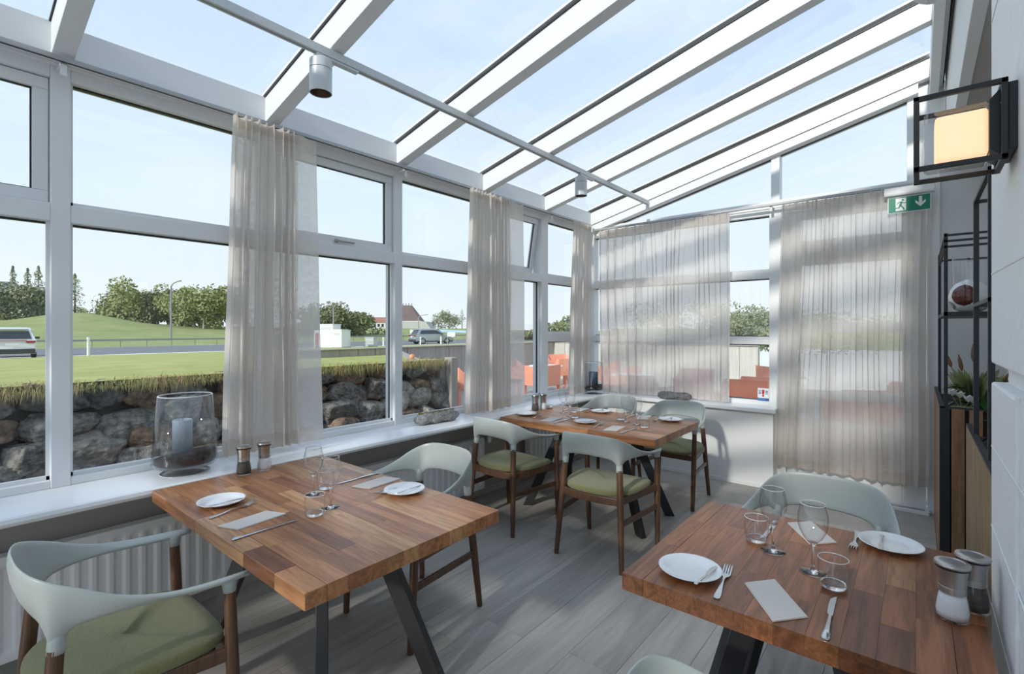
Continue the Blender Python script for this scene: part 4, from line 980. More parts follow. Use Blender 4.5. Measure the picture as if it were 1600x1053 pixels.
leafy('broad dark leaves farther back in the back planter', (.36, 4.30, .99), 24, .11, .04, .18, 5)
leafy('long green leaves in the finely slatted planter', (.36, 2.72, .99), 16, .13, .02, .12, 8, spread=1.1)
leafy('small leafed plant at the far end of the finely slatted planter', (.36, 3.0, .99), 14, .09, .026, .10, 12)
fg = thing('fountain_grass', 'tuft of fountain grass with brown plumes in the back planter', 'plant', (.27, 4.15, .99))
for i, (dx, dy, hh_, ln_) in enumerate(((-.11, 0, .27, .09), (-.06, .02, .25, .10), (-.01, -.02, .31, .11), (.06, 0, .26, .10), (.10, -.10, .16, .1))):
    a = Vector((dx * .3, dy * .3, 0)); b_ = Vector((dx, dy, hh_)); tip = b_ + Vector((dx * .25, dy, ln_))
    obj('stem', MB().tube([a, (a + b_) / 2, b_], .0013, 5), M_indoorleaf, fg)
    obj('plume', MB().tube([b_, b_ + (tip - b_) * .25, b_ + (tip - b_) * .65, tip], [.004, .012, .010, .002], 10), M_plume, fg, smooth='all')
gb = MB()
for i in range(130):
    a = R.uniform(0, 2 * PI); r_ = R.uniform(.04, .14); hh_ = R.uniform(.14, .27); b_ = Vector((math.cos(a) * .03, math.sin(a) * .03, 0)); m_ = Vector((math.cos(a) * r_ * .5, math.sin(a) * r_ * .5, hh_ * .8)); e_ = Vector((math.cos(a) * r_, math.sin(a) * r_, hh_))
    gb.add([b_ - Vector((.0015, 0, 0)), b_ + Vector((.0015, 0, 0)), m_, e_], [(0, 1, 2), (1, 3, 2)])
tag(obj('grass_blades', gb, M_leafm, fg), kind='stuff')
cy = thing('cyclamen', 'white flowering cyclamen at the front of the back planter', 'plant', (.20, 3.93, .99))
for i in range(12):
    a = 2 * PI * i / 12; lm = MB(); leafmesh(lm, (0, 0, .045), (math.cos(a), math.sin(a), .1), .075, .032, .02, R); obj('leaf', lm, M_leafm, cy, smooth='all')
for (dx, dy, hz_) in ((-.045, 0, .115), (.025, -.02, .085), (.05, .02, .07), (-.01, .03, .10)):
    obj('stem', MB().tube([(0, 0, .02), (dx, dy, hz_)], .0015, 5), M_leafm, cy)
    fm_ = MB()
    for k_ in range(5):
        a = 2 * PI * k_ / 5; leafmesh(fm_, (dx, dy, hz_), (math.cos(a) * .7, math.sin(a) * .7, .9), .042, .015, -.004, R)
    obj('flower', fm_, M_petal, cy, smooth='all')

# ================================================================== outside: ground
def ter(X, Y):
    t = max(-4.8 - X, (Y - 12.2) if X > -8.6 else 0, 0)
    z = 1.10 - .0356 * min(t, 34)
    if X < -60: z += sm((-X - 60) / 55) * (1.75 + 1.1 * math.exp(-((Y - 15) / 26) ** 2)) + 1.7 * math.exp(-((X + 108) / 14) ** 2 - ((Y - 17.5) / 6) ** 2)
    if Y > 60 and X > -60: z += sm((Y - 60) / 60) * 1.2
    if t > 2: z += .02 * noise.noise(Vector((X * .3, Y * .3, 0)))
    return z
def gridpatch(name, xs, ys, m, label, cat):
    mb = MB(); v_ = [(x_, y_, ter(x_, y_)) for y_ in ys for x_ in xs]; n_ = len(xs)
    mb.add(v_, [(j * n_ + i, j * n_ + i + 1, (j + 1) * n_ + i + 1, (j + 1) * n_ + i) for j in range(len(ys) - 1) for i in range(n_ - 1)])
    o = obj(name, mb, m, None, smooth='all'); return tag(o, label, cat, kind='structure')
def rng(a, b, st): return [a + (b - a) * i / max(1, round((b - a) / st)) for i in range(int(round((b - a) / st)) + 1)]
xs_ = rng(-300, -120, 12) + rng(-118, -57, 2.5) + [-54, -51.2]
ys_ = rng(-150, -20, 10) + rng(-17, 60, 3) + rng(66, 300, 12)
gridpatch('meadow', xs_, ys_, M_hill, 'green meadow rising beyond the road', 'grass')
gridpatch('lawn', rng(-38.6, -8.6, 1.5), rng(-60, 5.2, 1.2) + rng(6, 60, 2) + rng(70, 300, 20), M_lawn, 'bright lawn between the stone wall and the road', 'grass')
gridpatch('lawn', rng(-8.6, -4.86, .25), rng(-60, -8, 4) + rng(-7, 4.5, .3), M_lawn, 'strip of lawn on top of the lava stone wall', 'grass')
gridpatch('lawn', rng(-8.6, 60, 4), rng(12.5, 60, 2) + rng(66, 300, 15), M_lawn, 'lawn beyond the terrace seen through the corner window', 'grass')
o = obj('road', MB().grid(lambda u, v_: (lerp(-51.3, -38.5, u), lerp(-120, 260, v_), ter(lerp(-51.3, -38.5, u), 0) + .02), 4, 60), M_road); tag(o, 'grey asphalt road crossing behind the lawn', 'road', kind='structure')
o = obj('kerb', MB().box(-51.5, -51.2, -120, 260, -.14, .02), M_concl); tag(o, 'pale kerb along the far side of the road', 'kerb', kind='structure')
gv = obj('gravel_strip', MB().box(-5.4, -3.2, -8, 4.5, -.2, .30), M_gravel); tag(gv, 'grey gravel strip between the windows and the stone wall', 'gravel', kind='structure')
te = obj('terrace', MB().box(-8.6, 12, 4.5, 12.6, -.2, .0).box(-3.2, 12, 5.40, 5.6, -.2, 0), M_terr); tag(te, 'pale paved terrace outside the corner windows', 'terrace', kind='structure')
cw = struct('wall_terrace', 'board-marked concrete wall around the terrace', 'wall')
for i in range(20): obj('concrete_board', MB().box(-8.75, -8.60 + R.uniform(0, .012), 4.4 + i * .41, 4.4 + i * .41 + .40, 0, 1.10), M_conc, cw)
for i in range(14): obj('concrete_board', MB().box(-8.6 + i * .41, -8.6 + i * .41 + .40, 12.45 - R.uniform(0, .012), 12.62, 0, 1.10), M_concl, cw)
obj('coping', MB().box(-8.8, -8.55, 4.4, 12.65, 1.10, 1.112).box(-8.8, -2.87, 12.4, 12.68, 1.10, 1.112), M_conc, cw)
obj('return_wall', MB().prism([(-4.9, 4.45), (-5.5, 4.45), (-8.6, 6.5), (-8.6, 6.62), (-5.45, 4.6), (-4.9, 4.6)], 0, 1.06), M_conc, cw)
lt = MB(); vv = [(a_, b_, ter(a_, b_) - .004) for a_, b_ in ((-8.7, 4.4), (-5.45, 4.4), (-5.45, 4.52), (-8.7, 6.6))]; lt.add(vv, [(0, 1, 2, 3)])
tag(obj('lawn', lt, M_lawn), 'triangle of lawn reaching the terrace wall behind the stones', 'grass', kind='structure')
pb = obj('timber_post', MB().box(-4.92, -4.78, 4.54, 4.66, 0, 1.12), M_conc, bevel=.01); tag(pb, 'upright grey post ending the lava stone wall', 'post')

# ---- lava stone wall
sw = struct('wall_lava', 'retaining wall of rough lava stones outside the windows', 'stone wall')
obj('earth_core', MB().box(-5.6, -4.98, -6, 4.5, 0, 1.04), M_earth, sw)
protos = []
def stone(seed, flat):
    bm = bmesh.new(); bmesh.ops.create_icosphere(bm, subdivisions=5, radius=1); q = random.Random(seed * 13 + 5)
    pl = [(Vector((1, 0, 0)), .8), (Vector((-1, 0, 0)), .8), (Vector((0, 1, 0)), .85), (Vector((0, -1, 0)), .85), (Vector((0, 0, 1)), .8), (Vector((0, 0, -1)), .8)]
    pl = [((p + Vector((q.gauss(0, .22), q.gauss(0, .22), q.gauss(0, .22)))).normalized(), h + q.uniform(-.06, .08)) for p, h in pl]
    for _ in range(11): pl.append((Vector((q.gauss(0, 1), q.gauss(0, 1), q.gauss(0, 1))).normalized(), q.uniform(.80, .98)))
    s_ = Vector((seed * 7.1, 3.3, seed))
    for v_ in bm.verts:
        d = v_.co.normalized(); ms = sorted(h / max(d.dot(p), .01) for p, h in pl)
        r_ = ms[0] - .04 * math.exp(-(ms[1] - ms[0]) * 14)
        r_ *= 1 + .07 * noise.noise(d * 2.2 + s_) + .055 * noise.noise(d * 6 + s_) + .035 * noise.noise(d * 15 + s_) + .02 * noise.noise(d * 34 + s_)
        v_.co = d * r_
    me = bpy.data.meshes.new('stone'); bm.to_mesh(me); bm.free()
    me.polygons.foreach_set('use_smooth', [True] * len(me.polygons)); me.materials.append(M_rock[flat]); return me
protos = [stone(i, (0, 0, 1, 0, 2, 0, 1, 0, 2)[i]) for i in range(9)]
rr = random.Random(21); z = .22; row = 0
while row < 4:
    hgt = (.27, .23, .20, .19)[row]; y = -1.6 + rr.uniform(-.3, 0)
    while y < 4.38:
        w_ = rr.uniform(.26, .52); h_ = hgt * rr.uniform(.85, 1.25); w_ = min(w_, 4.54 - y)
        if w_ < .12: break
        me = rr.choice(protos); o = bpy.data.objects.new('stone', me); COL.objects.link(o); o.parent = sw
        o.location = (-4.93 - .05 * row + rr.uniform(-.05, .06), y + w_ / 2, z + h_ / 2 + rr.uniform(-.02, .02)); o.scale = (.20, w_ * .59, h_ * .62)
        o.rotation_euler = (rr.uniform(-.22, .22), rr.uniform(-.25, .25), rr.uniform(-.12, .12) + (PI if rr.random() < .5 else 0))
        y += w_ * .97
    z += hgt * .93; row += 1
# fringe of grass over the wall
gb = MB(); rr = random.Random(5)
for i in range(11000):
    y_ = rr.uniform(-2.2, 4.5); x_ = -4.80 - abs(rr.gauss(0, .10)); z_ = 1.085 + rr.uniform(-.05, .01)
    cl = noise.noise(Vector((y_ * 2.3, x_ * 3, 0))); c3 = noise.noise(Vector((y_ * 1.1, 7, 0))); ln_ = rr.uniform(.015, .07) * max(.25, 1 + 1.3 * cl + .9 * c3); fall = rr.random() < .62
    a = rr.uniform(-.9, .9) + (0 if fall else PI * rr.random() * 2); dx = math.cos(a); dy = math.sin(a)
    b_ = Vector((x_, y_, z_)); m_ = b_ + Vector((dx * ln_ * .4, dy * ln_ * .4, ln_ * (.25 if fall else .5))); e_ = b_ + Vector((dx * ln_ * 1.0, dy * ln_, (-.9 if fall else .75) * ln_))
    w_ = .0022; sd_ = Vector((-dy * w_, dx * w_, 0))
    gb.add([b_ - sd_, b_ + sd_, m_ + sd_ * .7, m_ - sd_ * .7, e_], [(0, 1, 2, 3), (3, 2, 4)])
tag(obj('grass_fringe', gb, M_blade), 'ragged fringe of dry and green grass over the stone wall', 'grass', kind='stuff')

# ---- orange terrace chairs and table
def make_tchair():
    t = thing('terrace_chair', 'c', 'chair', group='orange terrace chairs')
    rings = []
    for i in range(-16, 17):
        f = i / 16; a = f * 1.95; x_ = .28 * math.copysign(abs(math.sin(a / 1.25)) ** .8, math.sin(a / 1.25)); y_ = .27 * -math.cos(a / 1.25) if abs(f) < .8 else lerp(.0, .26, (abs(f) - .8) / .2)
        y_ = -.27 + .52 * sm(max(0, (abs(f) - .35) / .65)); x_ = math.copysign(.28 * sm(min(1, abs(f) / .5)), f) if f else 0
        top = lerp(.80, .66, sm((abs(f) - .42) / .2)); bot = .40
        rings.append([(x_ * 1.0, y_, bot), (x_ * 1.04, y_ * 1.04, bot), (x_ * 1.10, y_ - .03 * (1 - abs(f)), top), (x_ * 1.05, y_ - .02 * (1 - abs(f)), top)])
    obj('back_and_arms', MB().loft(rings), M_orange, t, smooth=50, bevel=.008)
    obj('seat', MB().box(-.26, .26, -.24, .26, .40, .44), M_orange, t, bevel=.015)
    for sx_ in (-1, 1):
        for sy_ in (-1, 1): obj('leg', MB().loft([[(sx_ * (.25 + a_) + u_ * .028, sy_ * (.23 + a_) + v_ * .028, z_) for u_, v_ in ((-1, -1), (1, -1), (1, 1), (-1, 1))] for a_, z_ in ((.0, .42), (.03, 0))]), M_orange, t, bevel=.006)
    return t
TC = make_tchair()
for i, (x_, y_, rz, lab) in enumerate(((-6.55, 6.65, -.5, 'orange plastic chair just right of the wall post'), (-6.65, 9.95, 1.2, 'orange plastic chair facing the window right of the second curtain'), (-7.5, 11.2, -2.2, 'orange plastic chair farther back with a high round back'),
        (-5.75, 7.9, 1.6, 'orange plastic chair half behind the second curtain'), (-6.9, 8.7, -1.4, 'orange plastic chair behind the pale table top'), (-1.78, 7.05, PI + .2, 'dark orange chair close to the corner window'), (-1.80, 8.15, .2, 'orange chair behind the table in the corner window'),
        (-2.05, 10.4, -.8, 'orange chair farthest right beyond the terrace'), (-4.2, 8.2, 2.4, 'orange chair glimpsed through the left of the sheer curtain'), (-3.4, 7.2, .3, 'orange chair glimpsed through the middle of the sheer curtain'),
        (-3.0, 8.6, 3.3, 'orange chair glimpsed behind the right folds of the sheer curtain'), (-5.3, 9.6, 2.2, 'orange chair beside the concrete corner pillar'), (-.55, 7.2, .5, 'orange chair seen through the left of the door curtain'), (-.1, 8.0, 2.8, 'orange chair seen through the middle of the door curtain'))):
    place(TC, (x_, y_, 0), rz, lab)
def ttable(x_, y_, label):
    t = thing('terrace_table', label, 'table', (x_, y_, 0), group='terrace tables')
    obj('tabletop', MB().lathe([(0, .70), (.36, .70), (.37, .71), (.36, .72), (0, .72)], 36), M_signw, t, smooth=30)
    obj('column', MB().tube([(0, 0, .02), (0, 0, .70)], .03, 12), M_gbox, t, smooth=True); obj('foot', MB().lathe([(0, 0), (.22, 0), (.22, .015), (.04, .03), (0, .03)], 24), M_gbox, t, smooth=30)
ttable(-6.15, 8.6, 'pale round terrace table behind the second curtain'); ttable(-1.55, 7.75, 'pale round terrace table at the corner window edge'); ttable(-3.75, 7.8, 'pale round terrace table behind the sheer curtain')

# ---- trees
def crown(mb, c, rx, ry, rz_, n, sz, rr, lump=6, pts=None):
    cs = [(Vector((rr.uniform(-.65, .65) * rx, rr.uniform(-.65, .65) * ry, rr.uniform(-.6, .55) * rz_)), rr.uniform(.22, .45)) for _ in range(lump)]
    for i in range(n):
        q, s_ = rr.choice(cs); d_ = Vector((rr.gauss(0, 1), rr.gauss(0, 1), rr.gauss(0, 1))).normalized() * (rr.random() ** .35)
        p = Vector(c) + q + Vector((d_.x * rx * s_, d_.y * ry * s_, d_.z * rz_ * s_))
        a = Vector((rr.gauss(0, 1), rr.gauss(0, 1), rr.gauss(0, 1))).normalized(); b_ = a.orthogonal().normalized(); z_ = sz * rr.uniform(.6, 1.4)
        mb.add([p - a * z_, p - b_ * z_ * .6, p + a * z_, p + b_ * z_ * .6], [(0, 1, 2, 3)])
def tree(x_, y_, h_, wd, label, kind='broad', m=None, seed=0, n=1500, group='trees beyond the road', name='tree'):
    rr = random.Random(seed); z0_ = ter(x_, y_) - .1; t = thing(name, label, name, (x_, y_, z0_), group=group); lz = .17 + h_ * .008 if name == 'tree' else .055
    mb = MB()
    if kind == 'broad':
        crown(mb, (0, 0, h_ * .47), wd * 1.3, wd * 1.3, h_ * .68, int(n * (2.2 if name == 'tree' else 4)), lz, rr, 18); tk = [(0, 0, 0), (.1, 0, h_ * .3), (-.1, .1, h_ * .6)]
    else:
        for i in range(n):
            f = rr.random() ** .8; r_ = wd * (1 - f) ** .6 * (.4 + .6 * abs(math.sin(f * 17))) * rr.random() ** .5; a = rr.uniform(0, 2 * PI)
            p = Vector((r_ * math.cos(a), r_ * math.sin(a), h_ * (.12 + .88 * f))); d_ = Vector((rr.gauss(0, 1), rr.gauss(0, 1), rr.gauss(0, 1))).normalized(); b_ = d_.orthogonal().normalized(); s_ = h_ * .014 * rr.uniform(.6, 1.3)
            mb.add([p - d_ * s_, p - b_ * s_ * .6, p + d_ * s_, p + b_ * s_ * .6], [(0, 1, 2, 3)])
        tk = [(0, 0, 0), (0, 0, h_ * .5), (0, 0, h_ * .97)]
    obj('foliage', mb, m or M_leafm, t)
    obj('trunk', MB().tube(tk, [h_ * .022, h_ * .015, h_ * .003], 7), M_birch if kind == 'broad' and seed % 2 else M_bark, t)
    return t
def PX_(u, dep):   # helper: a bearing in degrees-like slope and a distance from the room give a world spot
    s = (u - 800) / 771.0; return (-.6357 + s * .7719) * dep, (.7719 + s * .6357) * dep
tl = [ # slope position (frame column it stands under), distance, height, half width, label, kind, leaf, n
 (185, 92, 6.6, 3.6, 'broad green tree at the left end of the grove', 'broad', M_leafm, 1700), (212, 88, 7.4, 4.0, 'tallest round tree in the left part of the grove', 'broad', M_leafm, 2000), (240, 90, 7.0, 3.8, 'dense tree behind the street lamp, left side', 'broad', M_leafd, 1800),
 (262, 96, 7.2, 3.6, 'tree directly behind the street lamp', 'broad', M_leafm, 1700), (290, 86, 6.6, 3.6, 'bright tree right of the street lamp', 'broad', M_leafm, 1800), (318, 84, 7.0, 3.8, 'bright green tree near the first curtain', 'broad', M_leafm, 1800), (345, 88, 7.6, 4.0, 'tall tree half behind the first curtain', 'broad', M_leafm, 1700),
 (500, 84, 5.4, 4.0, 'dark tree right of the first curtain, leftmost', 'broad', M_leafd, 1800), (523, 86, 5.2, 3.8, 'dark tree in the middle of the right grove', 'broad', M_leafd, 1700), (545, 90, 4.6, 3.6, 'dark lower tree toward the church', 'broad', M_leafd, 1600), (563, 94, 3.9, 3.2, 'smallest tree at the end of the right grove', 'broad', M_leafd, 1200),
 (-12, 80, 6.2, 5.0, 'pale bushy tree at the frame edge', 'broad', M_leafp, 1800), (18, 82, 6.0, 5.0, 'pale bushy thicket behind the white car', 'broad', M_leafp, 1900), (50, 84, 5.4, 4.4, 'pale bush right of the white car', 'broad', M_leafp, 1600),
 (20, 92, 10.6, 1.5, 'thin spire tree, leftmost of three', 'spire', M_leafp, 700), (43, 94, 10.4, 1.6, 'thin spire tree, middle of three', 'spire', M_leafp, 700), (60, 92, 10.4, 1.7, 'thin spire tree, rightmost of three', 'spire', M_leafp, 800), (117, 92, 8.6, 2.2, 'spire tree just right of the window mullion', 'spire', M_leafm, 1000),
 (160, 118, 6.2, 2.2, 'small distant tree left of the grove', 'spire', M_leafp, 600), (138, 112, 4.0, 3.4, 'low dark shrub on the far hill', 'broad', M_leafd, 700),
 (677, 170, 5.0, 2.4, 'distant fir beside the grey church wall', 'spire', M_leafp, 400), (690, 176, 6.6, 4.4, 'distant clump of trees above the grey car', 'broad', M_leafp, 600), (701, 176, 6.6, 4.4, 'distant clump of trees behind the white sign', 'broad', M_leafp, 600), (722, 174, 7.0, 2.0, 'distant spire tree by the second curtain', 'spire', M_leafp, 400),
 (870, 70, 2.9, 2.2, 'low round bush beyond the terrace wall', 'broad', M_leafd, 800), (886, 68, 3.5, 2.4, 'round bush beside the corner curtain', 'broad', M_leafd, 900), (818, 74, 1.8, 2.4, 'low hedge in front of the white house', 'broad', M_leafd, 500)]
for i, (u, dep, h_, wd, lab, kd, m, n) in enumerate(tl):
    x_, y_ = PX_(u, dep); tree(x_, y_, h_, wd, lab, kd, m, 100 + i, n)
for i, (u, dep, h_, wd, lab) in enumerate(((1160, 19, 1.5, 1.5, 'wind-bent loose shrub in the corner window, left part'), (1178, 20, 1.9, 1.5, 'wind-bent loose shrub in the corner window, right part'), (1060, 24, 2.0, 2.2, 'hazy shrub behind the sheer curtain'), (1290, 22, 1.8, 2.2, 'hazy shrub behind the door curtain'))):
    x_, y_ = PX_(u, dep); tree(x_, y_, h_, wd, lab, 'broad', M_leafp if i < 2 else M_leafm, 300 + i, 700, group='shrubs beyond the terrace', name='shrub')

# ---- street furniture
def lampost(u, dep, h_, label, arm=1.6):
    x_, y_ = PX_(u, dep); z_ = ter(x_, y_); t = thing('street_lamp', label, 'street lamp', (x_, y_, z_), group='street lamps')
    ax, ay = .6357 * .3 + .7719, -.2 + .6357
    pts_ = [(0, 0, 0), (0, 0, h_ * .85), (arm * .05 * ax, arm * .05 * ay, h_ * .92), (arm * .25 * ax, arm * .25 * ay, h_ * .97), (arm * .7 * ax, arm * .7 * ay, h_)]
    obj('pole', MB().tube(pts_, [.14, .09, .08, .07, .06], 8), M_rail, t, smooth=True)
    obj('lamp_head', MB().bar((arm * .65 * ax, arm * .65 * ay, h_), (arm * ax, arm * ay, h_ + .06), .22, .14), M_rail, t, bevel=.03)
lampost(267, 62, 7.2, 'street lamp in front of the grove, arm to the right', 1.5); lampost(521, 70, 5.2, 'street lamp above the white cabinets', 1.8); lampost(654, 95, 4.0, 'distant street lamp by the brown roof', 1.8)
gr = thing('guard_rail', 'long dark guard rail beyond the road', 'guard rail', (0, 0, 0))
obj('rail', MB().box(-56.1, -55.95, -60, 120, .42, .58), M_rail, gr); 
pm = MB()
for i in range(90): pm.box(-56.12, -56.08, -60 + i * 2, -59.96 + i * 2, -.2, .5)
obj('posts', pm, M_rail, gr)['kind'] = 'stuff'
def box_thing(name, label, cat, u, dep, w_, d_, h_, m, zoff=0, group=None):
    x_, y_ = PX_(u, dep); t = thing(name, label, cat, (x_, y_, ter(x_, y_)), math.atan2(.6357, .7719) * 0 + .35, group)
    obj('casing', MB().box(-w_ / 2, w_ / 2, -d_ / 2, d_ / 2, .04, h_), m, t, bevel=.04); obj('plinth', MB().box(-w_ / 2 - .04, w_ / 2 + .04, -d_ / 2 - .04, d_ / 2 + .04, -.3, .04), M_hgrey, t)
    obj('roof_cap', MB().box(-w_ / 2 - .03, w_ / 2 + .03, -d_ / 2 - .03, d_ / 2 + .03, h_, h_ + .06), m, t)
    obj('door_panel', MB().box(-w_ / 2 + .08, w_ / 2 - .08, -d_ / 2 - .015, -d_ / 2, .2, h_ - .2), m, t, bevel=.01)
    for i in range(4): obj('vent_slat', MB().box(-w_ / 2 + .15, w_ / 2 - .15, -d_ / 2 - .03, -d_ / 2 - .015, h_ - .42 + i * .06, h_ - .39 + i * .06), M_gbox, t)
    return t
box_thing('charging_cabinet', 'tallest white transformer cabinet right of the first curtain', 'cabinet', 516, 41, 1.35, 1.0, 1.92, M_wbox)
box_thing('charging_cabinet', 'lower white cabinet in front of the tallest one', 'cabinet', 532, 40, .85, .8, 1.42, M_wbox)
box_thing('charging_post', 'narrow white charging post right of the cabinets', 'charger', 541, 42, .5, .5, 1.42, M_wbox); 
box_thing('utility_box', 'small grey green utility box on the grass', 'cabinet', 580, 43, .9, .6, .78, M_gbox)
x_, y_ = PX_(497, 41); t = thing('charging_post', 'white arch shaped car charger with a red inner face', 'charger', (x_, y_, ter(x_, y_)), .35)
obj('post', MB().box(-.30, -.18, -.15, .15, 0, 1.3).box(.18, .30, -.15, .15, 0, 1.3).box(-.30, .30, -.15, .15, 1.25, 1.5), M_wbox, t, bevel=.03); obj('red_face', MB().box(-.18, .18, -.02, .02, .3, 1.25), M_red, t)
def bollard(u, dep, h_, label):
    x_, y_ = PX_(u, dep); t = thing('bollard', label, 'bollard', (x_, y_, ter(x_, y_)), .3, 'white road posts')
    obj('post', MB().box(-.07, .07, -.05, .05, 0, h_), M_wbox, t, bevel=.02); obj('reflector', MB().box(-.04, .04, -.056, -.05, h_ - .3, h_ - .12), M_gbox, t)
bollard(138, 27.6, 1.05, 'white road post at the near edge of the road'); bollard(657, 50, .8, 'white post at the tail of the grey car'); bollard(689, 50, .8, 'white post at the front wheel of the grey car'); bollard(599, 45, .8, 'white road post beside the mullion')
def board(u, dep, zc, w_, h_, label):
    x_, y_ = PX_(u, dep); z_ = ter(x_, y_); t = thing('road_sign', label, 'sign', (x_, y_, z_), .65, 'small white signs')
    obj('panel', MB().box(-w_ / 2, w_ / 2, -.02, .02, zc - h_ / 2, zc + h_ / 2), M_wbox, t, bevel=.01); obj('post', MB().box(-w_ / 2, -w_ / 2 + .06, .02, .08, 0, zc + h_ / 2 + .1).box(w_ / 2 - .06, w_ / 2, .02, .08, 0, zc), M_rail, t)
board(705, 52, 1.0, .85, .45, 'blank white sign board right of the grey car'); board(643, 56, 1.3, .35, .45, 'small white sign left of the grey car')
bb = thing('chair_back_ball', 'small orange ball standing in for a chair back by the concrete wall', 'ball', (-7.9, 6.0, ter(-7.9, 6.0) if False else 1.10))
bb.location = (-5.62, 4.56, 1.06); obj('ball', MB().lathe([(.04 * math.sin(PI * i / 10), .04 - .04 * math.cos(PI * i / 10)) for i in range(11)], 20), M_orange, bb, smooth='all')  # added ball in place of an orange chair back peeking up

# ---- cars (length along local y, nose at +y)
def car(label, x_, y_, rz, paint, z_, L_=4.5, Wd=1.85, H_=1.65):
    t = thing('car', label, 'car', (x_, y_, z_), rz); b_ = L_ / 2
    low = [(-b_, .42), (-b_ + .05, .80), (-b_ + .12, 1.00), (-b_ + .3, 1.04), (-.4, 1.05), (.75, 1.0), (1.3, .96), (b_ - .35, .84), (b_ - .05, .66), (b_, .42), (b_ - .1, .24), (-b_ + .12, .24)]
    rings = []
    for x__, s_ in ((-Wd / 2, .93), (-Wd / 2 + .08, .985), (-Wd / 4, 1), (Wd / 4, 1), (Wd / 2 - .08, .985), (Wd / 2, .93)): rings.append([(x__, y__ * s_, .6 + (z__ - .6) * (s_ if z__ > .6 else 1)) for y__, z__ in low])
    obj('body', MB().loft(rings), paint, t, smooth=35)
    cab = lambda o_, i_: [(-b_ + .22, 1.0), (-b_ + .50, H_ - .18), (-b_ + .75, H_ - .03), (-.2, H_), (.35, H_ - .06), (1.15, 1.0)]
    rings = [[(x__, y__, z__) for y__, z__ in cab(0, 0)] for x__ in ()]
    def cabr(xs1, xs2, gy): return None
    base = cab(0, 0); rings = []
    for s in (-1, -.55, .55, 1): rings.append([(s * (Wd / 2 - .04 - .20 * (z__ - 1.0) / (H_ - 1.0) ) if abs(s) == 1 else s * Wd / 2, y__, z__ - (.03 if abs(s) == 1 and z__ > 1.3 else 0)) for y__, z__ in base])
    obj('roof', MB().loft(rings), paint, t, smooth=25)
    for s in (-1, 1):
        xx_ = lambda z__: s * (Wd / 2 - .034 - .20 * (z__ - 1.0) / (H_ - 1.0) + .004)
        poly = [(-b_ + .55, 1.08), (-b_ + .75, H_ - .20), (-.15, H_ - .15), (.28, H_ - .20), (.95, 1.06)]
        obj('side_window', MB().add([(xx_(z__), y__, z__) for y__, z__ in poly] + [(xx_(z__) - s * .02, y__, z__) for y__, z__ in poly], [(0, 1, 2, 3, 4), (9, 8, 7, 6, 5)]), M_carg, t)
        for y__ in (-b_ + .85, b_ - .85):
            wh = MB(); n_ = 24; wh.loft([[(s * (Wd / 2 - .2 + o_), y__ + r_ * math.cos(2 * PI * i / n_), .34 + r_ * math.sin(2 * PI * i / n_)) for i in range(n_)] for o_, r_ in ((0, .34), (.19, .34), (.21, .31))])
            wob = obj('wheel', wh, M_tyre, t, smooth=30)
            obj('rim', MB().loft([[(s * (Wd / 2 + o_), y__ + r_ * math.cos(2 * PI * i / 10), .34 + r_ * math.sin(2 * PI * i / 10)) for i in range(10)] for o_, r_ in ((.008, .23), (.014, .20))]), M_rim, wob)
        obj('sill_cladding', MB().box(s * (Wd / 2 - .06), s * (Wd / 2 + .004), -b_ + .2, b_ - .2, .22, .36), M_clad, t)
        obj('tail_light', MB().box(s * .52, s * (Wd / 2 - .03), -b_ - .02, -b_ + .10, .84, .94), M_taill, t, bevel=.01); obj('door_mirror', MB().box(s * (Wd / 2 - .02), s * (Wd / 2 + .18), .72, .84, 1.0, 1.13), M_clad, t, bevel=.03)
        obj('headlight', MB().box(s * .5, s * (Wd / 2 - .08), b_ - .16, b_ - .04, .66, .76), M_signw, t, bevel=.01)
    rw = [(-Wd / 2 + .18, -b_ + .245, 1.04), (Wd / 2 - .18, -b_ + .245, 1.04), (Wd / 2 - .30, -b_ + .475, H_ - .22), (-Wd / 2 + .30, -b_ + .475, H_ - .22)]
    obj('rear_window', MB().add([(a, b__ - .02, c_ + .0) for a, b__, c_ in rw] + [(a, b__ + .02, c_) for a, b__, c_ in rw], [(0, 1, 2, 3), (7, 6, 5, 4), (0, 4, 5, 1), (2, 6, 7, 3)]), M_carg, t)
    ws = [(-Wd / 2 + .14, 1.14, 1.02), (Wd / 2 - .14, 1.14, 1.02), (Wd / 2 - .26, .42, H_ - .08), (-Wd / 2 + .26, .42, H_ - .08)]
    obj('windscreen', MB().add([(a, b__ + .02, c_ + .01) for a, b__, c_ in ws] + [(a, b__ - .02, c_ - .02) for a, b__, c_ in ws], [(0, 1, 2, 3), (7, 6, 5, 4)]), M_carg, t)
    obj('rear_bumper', MB().box(-Wd / 2 + .04, Wd / 2 - .04, -b_ - .02, -b_ + .16, .26, .52), M_clad, t, bevel=.04); obj('light_bar', MB().box(-.55, .55, -b_ - .0, -b_ + .08, .955, .985), M_taill, t)
    obj('number_plate', MB().box(-.26, .26, -b_ - .03, -b_ - .018, .70, .82), M_signw, t); obj('spoiler', MB().box(-Wd / 2 + .3, Wd / 2 - .3, -b_ + .36, -b_ + .62, H_ - .14, H_ - .09), paint, t, bevel=.02)
    return t
x_, y_ = PX_(20, 27.6); car('white car on the road at the left frame edge, seen from behind', x_, y_, math.atan2(1, .0) - .10, M_carw, ter(-39, 0) + .03, H_=1.68)
x_, y_ = PX_(674, 53); car('silver grey car parked beyond the concrete wall', x_, y_, -.28, M_cars, ter(x_, y_) + .02)
x_, y_ = PX_(1177, 24); car('dark car partly visible in the corner window', x_, y_, -2.2, M_cars, ter(x_, y_) - .02)

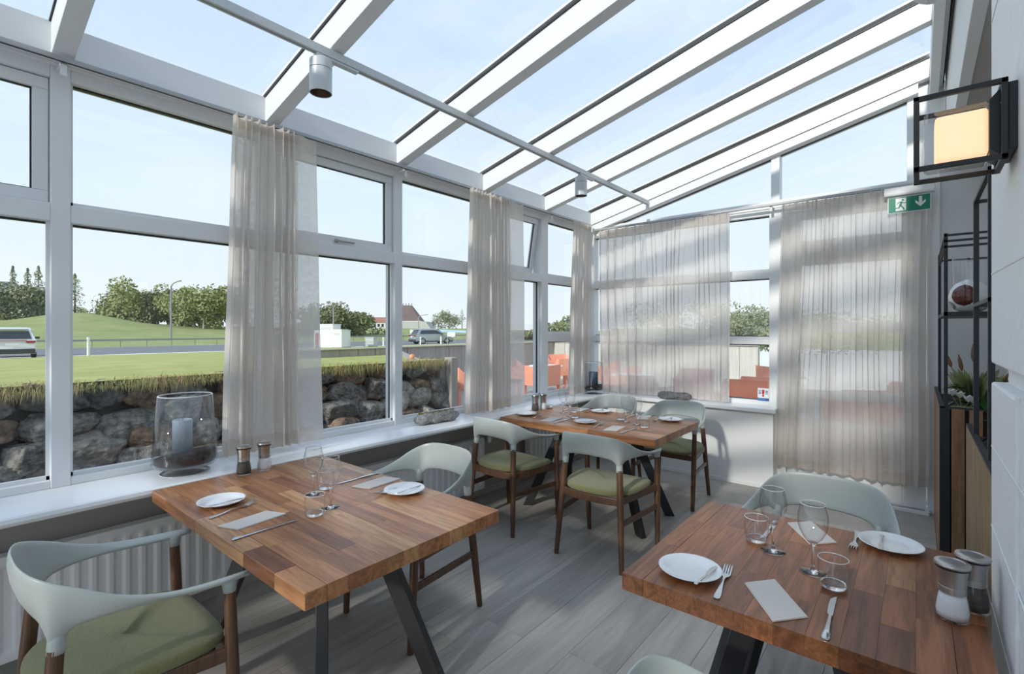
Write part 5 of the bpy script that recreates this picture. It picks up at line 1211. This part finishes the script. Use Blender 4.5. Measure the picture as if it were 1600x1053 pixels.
# ---- buildings and far things
x_, y_ = PX_(636, 165); z_ = ter(x_, y_)
bt = thing('church_building', 'brown steep roofed church on a grey stone base', 'building', (x_, y_, z_), .70)
obj('stone_base', MB().loft([[(-11, -6, -1), (9.5, -6, -1), (9.5, 6, -1), (-11, 6, -1)], [(-9.5, -5, 2.3), (7, -5, 2.3), (7, 5, 2.3), (-9.5, 5, 2.3)]]), M_hgrey, bt)
obj('roof', MB().loft([[(-6, -4.8, 2.4), (5.2, -4.8, 2.4), (5.2, 4.8, 2.4), (-6, 4.8, 2.4)], [(-4.5, -1.4, 7.6), (1.6, -1.4, 7.6), (1.6, 1.4, 7.6), (-4.5, 1.4, 7.6)]]), M_copper, bt)
cm = MB()
for i in range(7): cm.box(-4.3 + i * .95, -4.0 + i * .95, -.1, .1, 7.5, 8.5)
cm.box(-4.5, 1.6, -.1, .1, 7.6, 7.8); obj('ridge_crest', cm, M_rail, bt); obj('window_band', MB().box(-6.1, 5.3, -4.9, 4.9, 2.15, 2.45), M_signw, bt)
def house(u, dep, w_, d_, h_, label, roofm, wallm=None, rz=.6):
    x_, y_ = PX_(u, dep); t = thing('house', label, 'building', (x_, y_, ter(x_, y_) - .2), rz, 'distant houses')
    obj('wall', MB().box(-w_ / 2, w_ / 2, -d_ / 2, d_ / 2, -1, h_), wallm or M_hwall, t)
    obj('roof', MB().prism([(-d_ / 2 - .3, h_), (d_ / 2 + .3, h_), (0, h_ + d_ * .28)], -w_ / 2 - .3, w_ / 2 + .3, 'yz'), roofm, t)
    for i in range(4): obj('window', MB().box(-w_ / 2 + w_ * (.1 + .22 * i), -w_ / 2 + w_ * (.22 + .22 * i), -d_ / 2 - .04, -d_ / 2, h_ * .35, h_ * .75), M_carg, t)
house(580, 150, 7, 5, 2.0, 'red roofed house left of the mullion', M_redroof); house(594, 136, 5, 5, 1.9, 'pale house with a red roof beside the mullion', M_redroof)
house(818, 90, 5, 4, 1.5, 'low white house beyond the terrace, right of the second curtain', M_hwall, M_hwall); house(862, 130, 30, 5, 1.0, 'long low pale building on the horizon', M_hwall, M_hwall, .75)
x_, y_ = PX_(708, 120); tt = thing('tent_roof', 'low pale blue tent roof on the horizon', 'tent', (x_, y_, ter(x_, y_)), .62)
obj('canvas', MB().prism([(-5, -.3), (5, -.3), (3.2, .35), (-3.0, .6)], -2, 2, 'xz'), M_tent, tt); obj('canvas_edge', MB().box(-5, 5, -2.05, 2.05, -1.0, -.3), M_signw, tt)
x_, y_ = PX_(-30, 260); mt = struct('far_mountain', 'flat topped grey mountain on the left horizon', 'mountain')
obj('slope', MB().loft([[(x_ - 30, y_ - 80, 0), (x_ + 40, y_ - 80, 0), (x_ + 20, y_ + 42, 0), (x_ - 30, y_ + 42, 0)], [(x_ - 20, y_ - 70, 30), (x_ + 15, y_ - 70, 28), (x_ + 8, y_ + 12, 26.5), (x_ - 20, y_ + 12, 26)]]), M_hillf, mt)
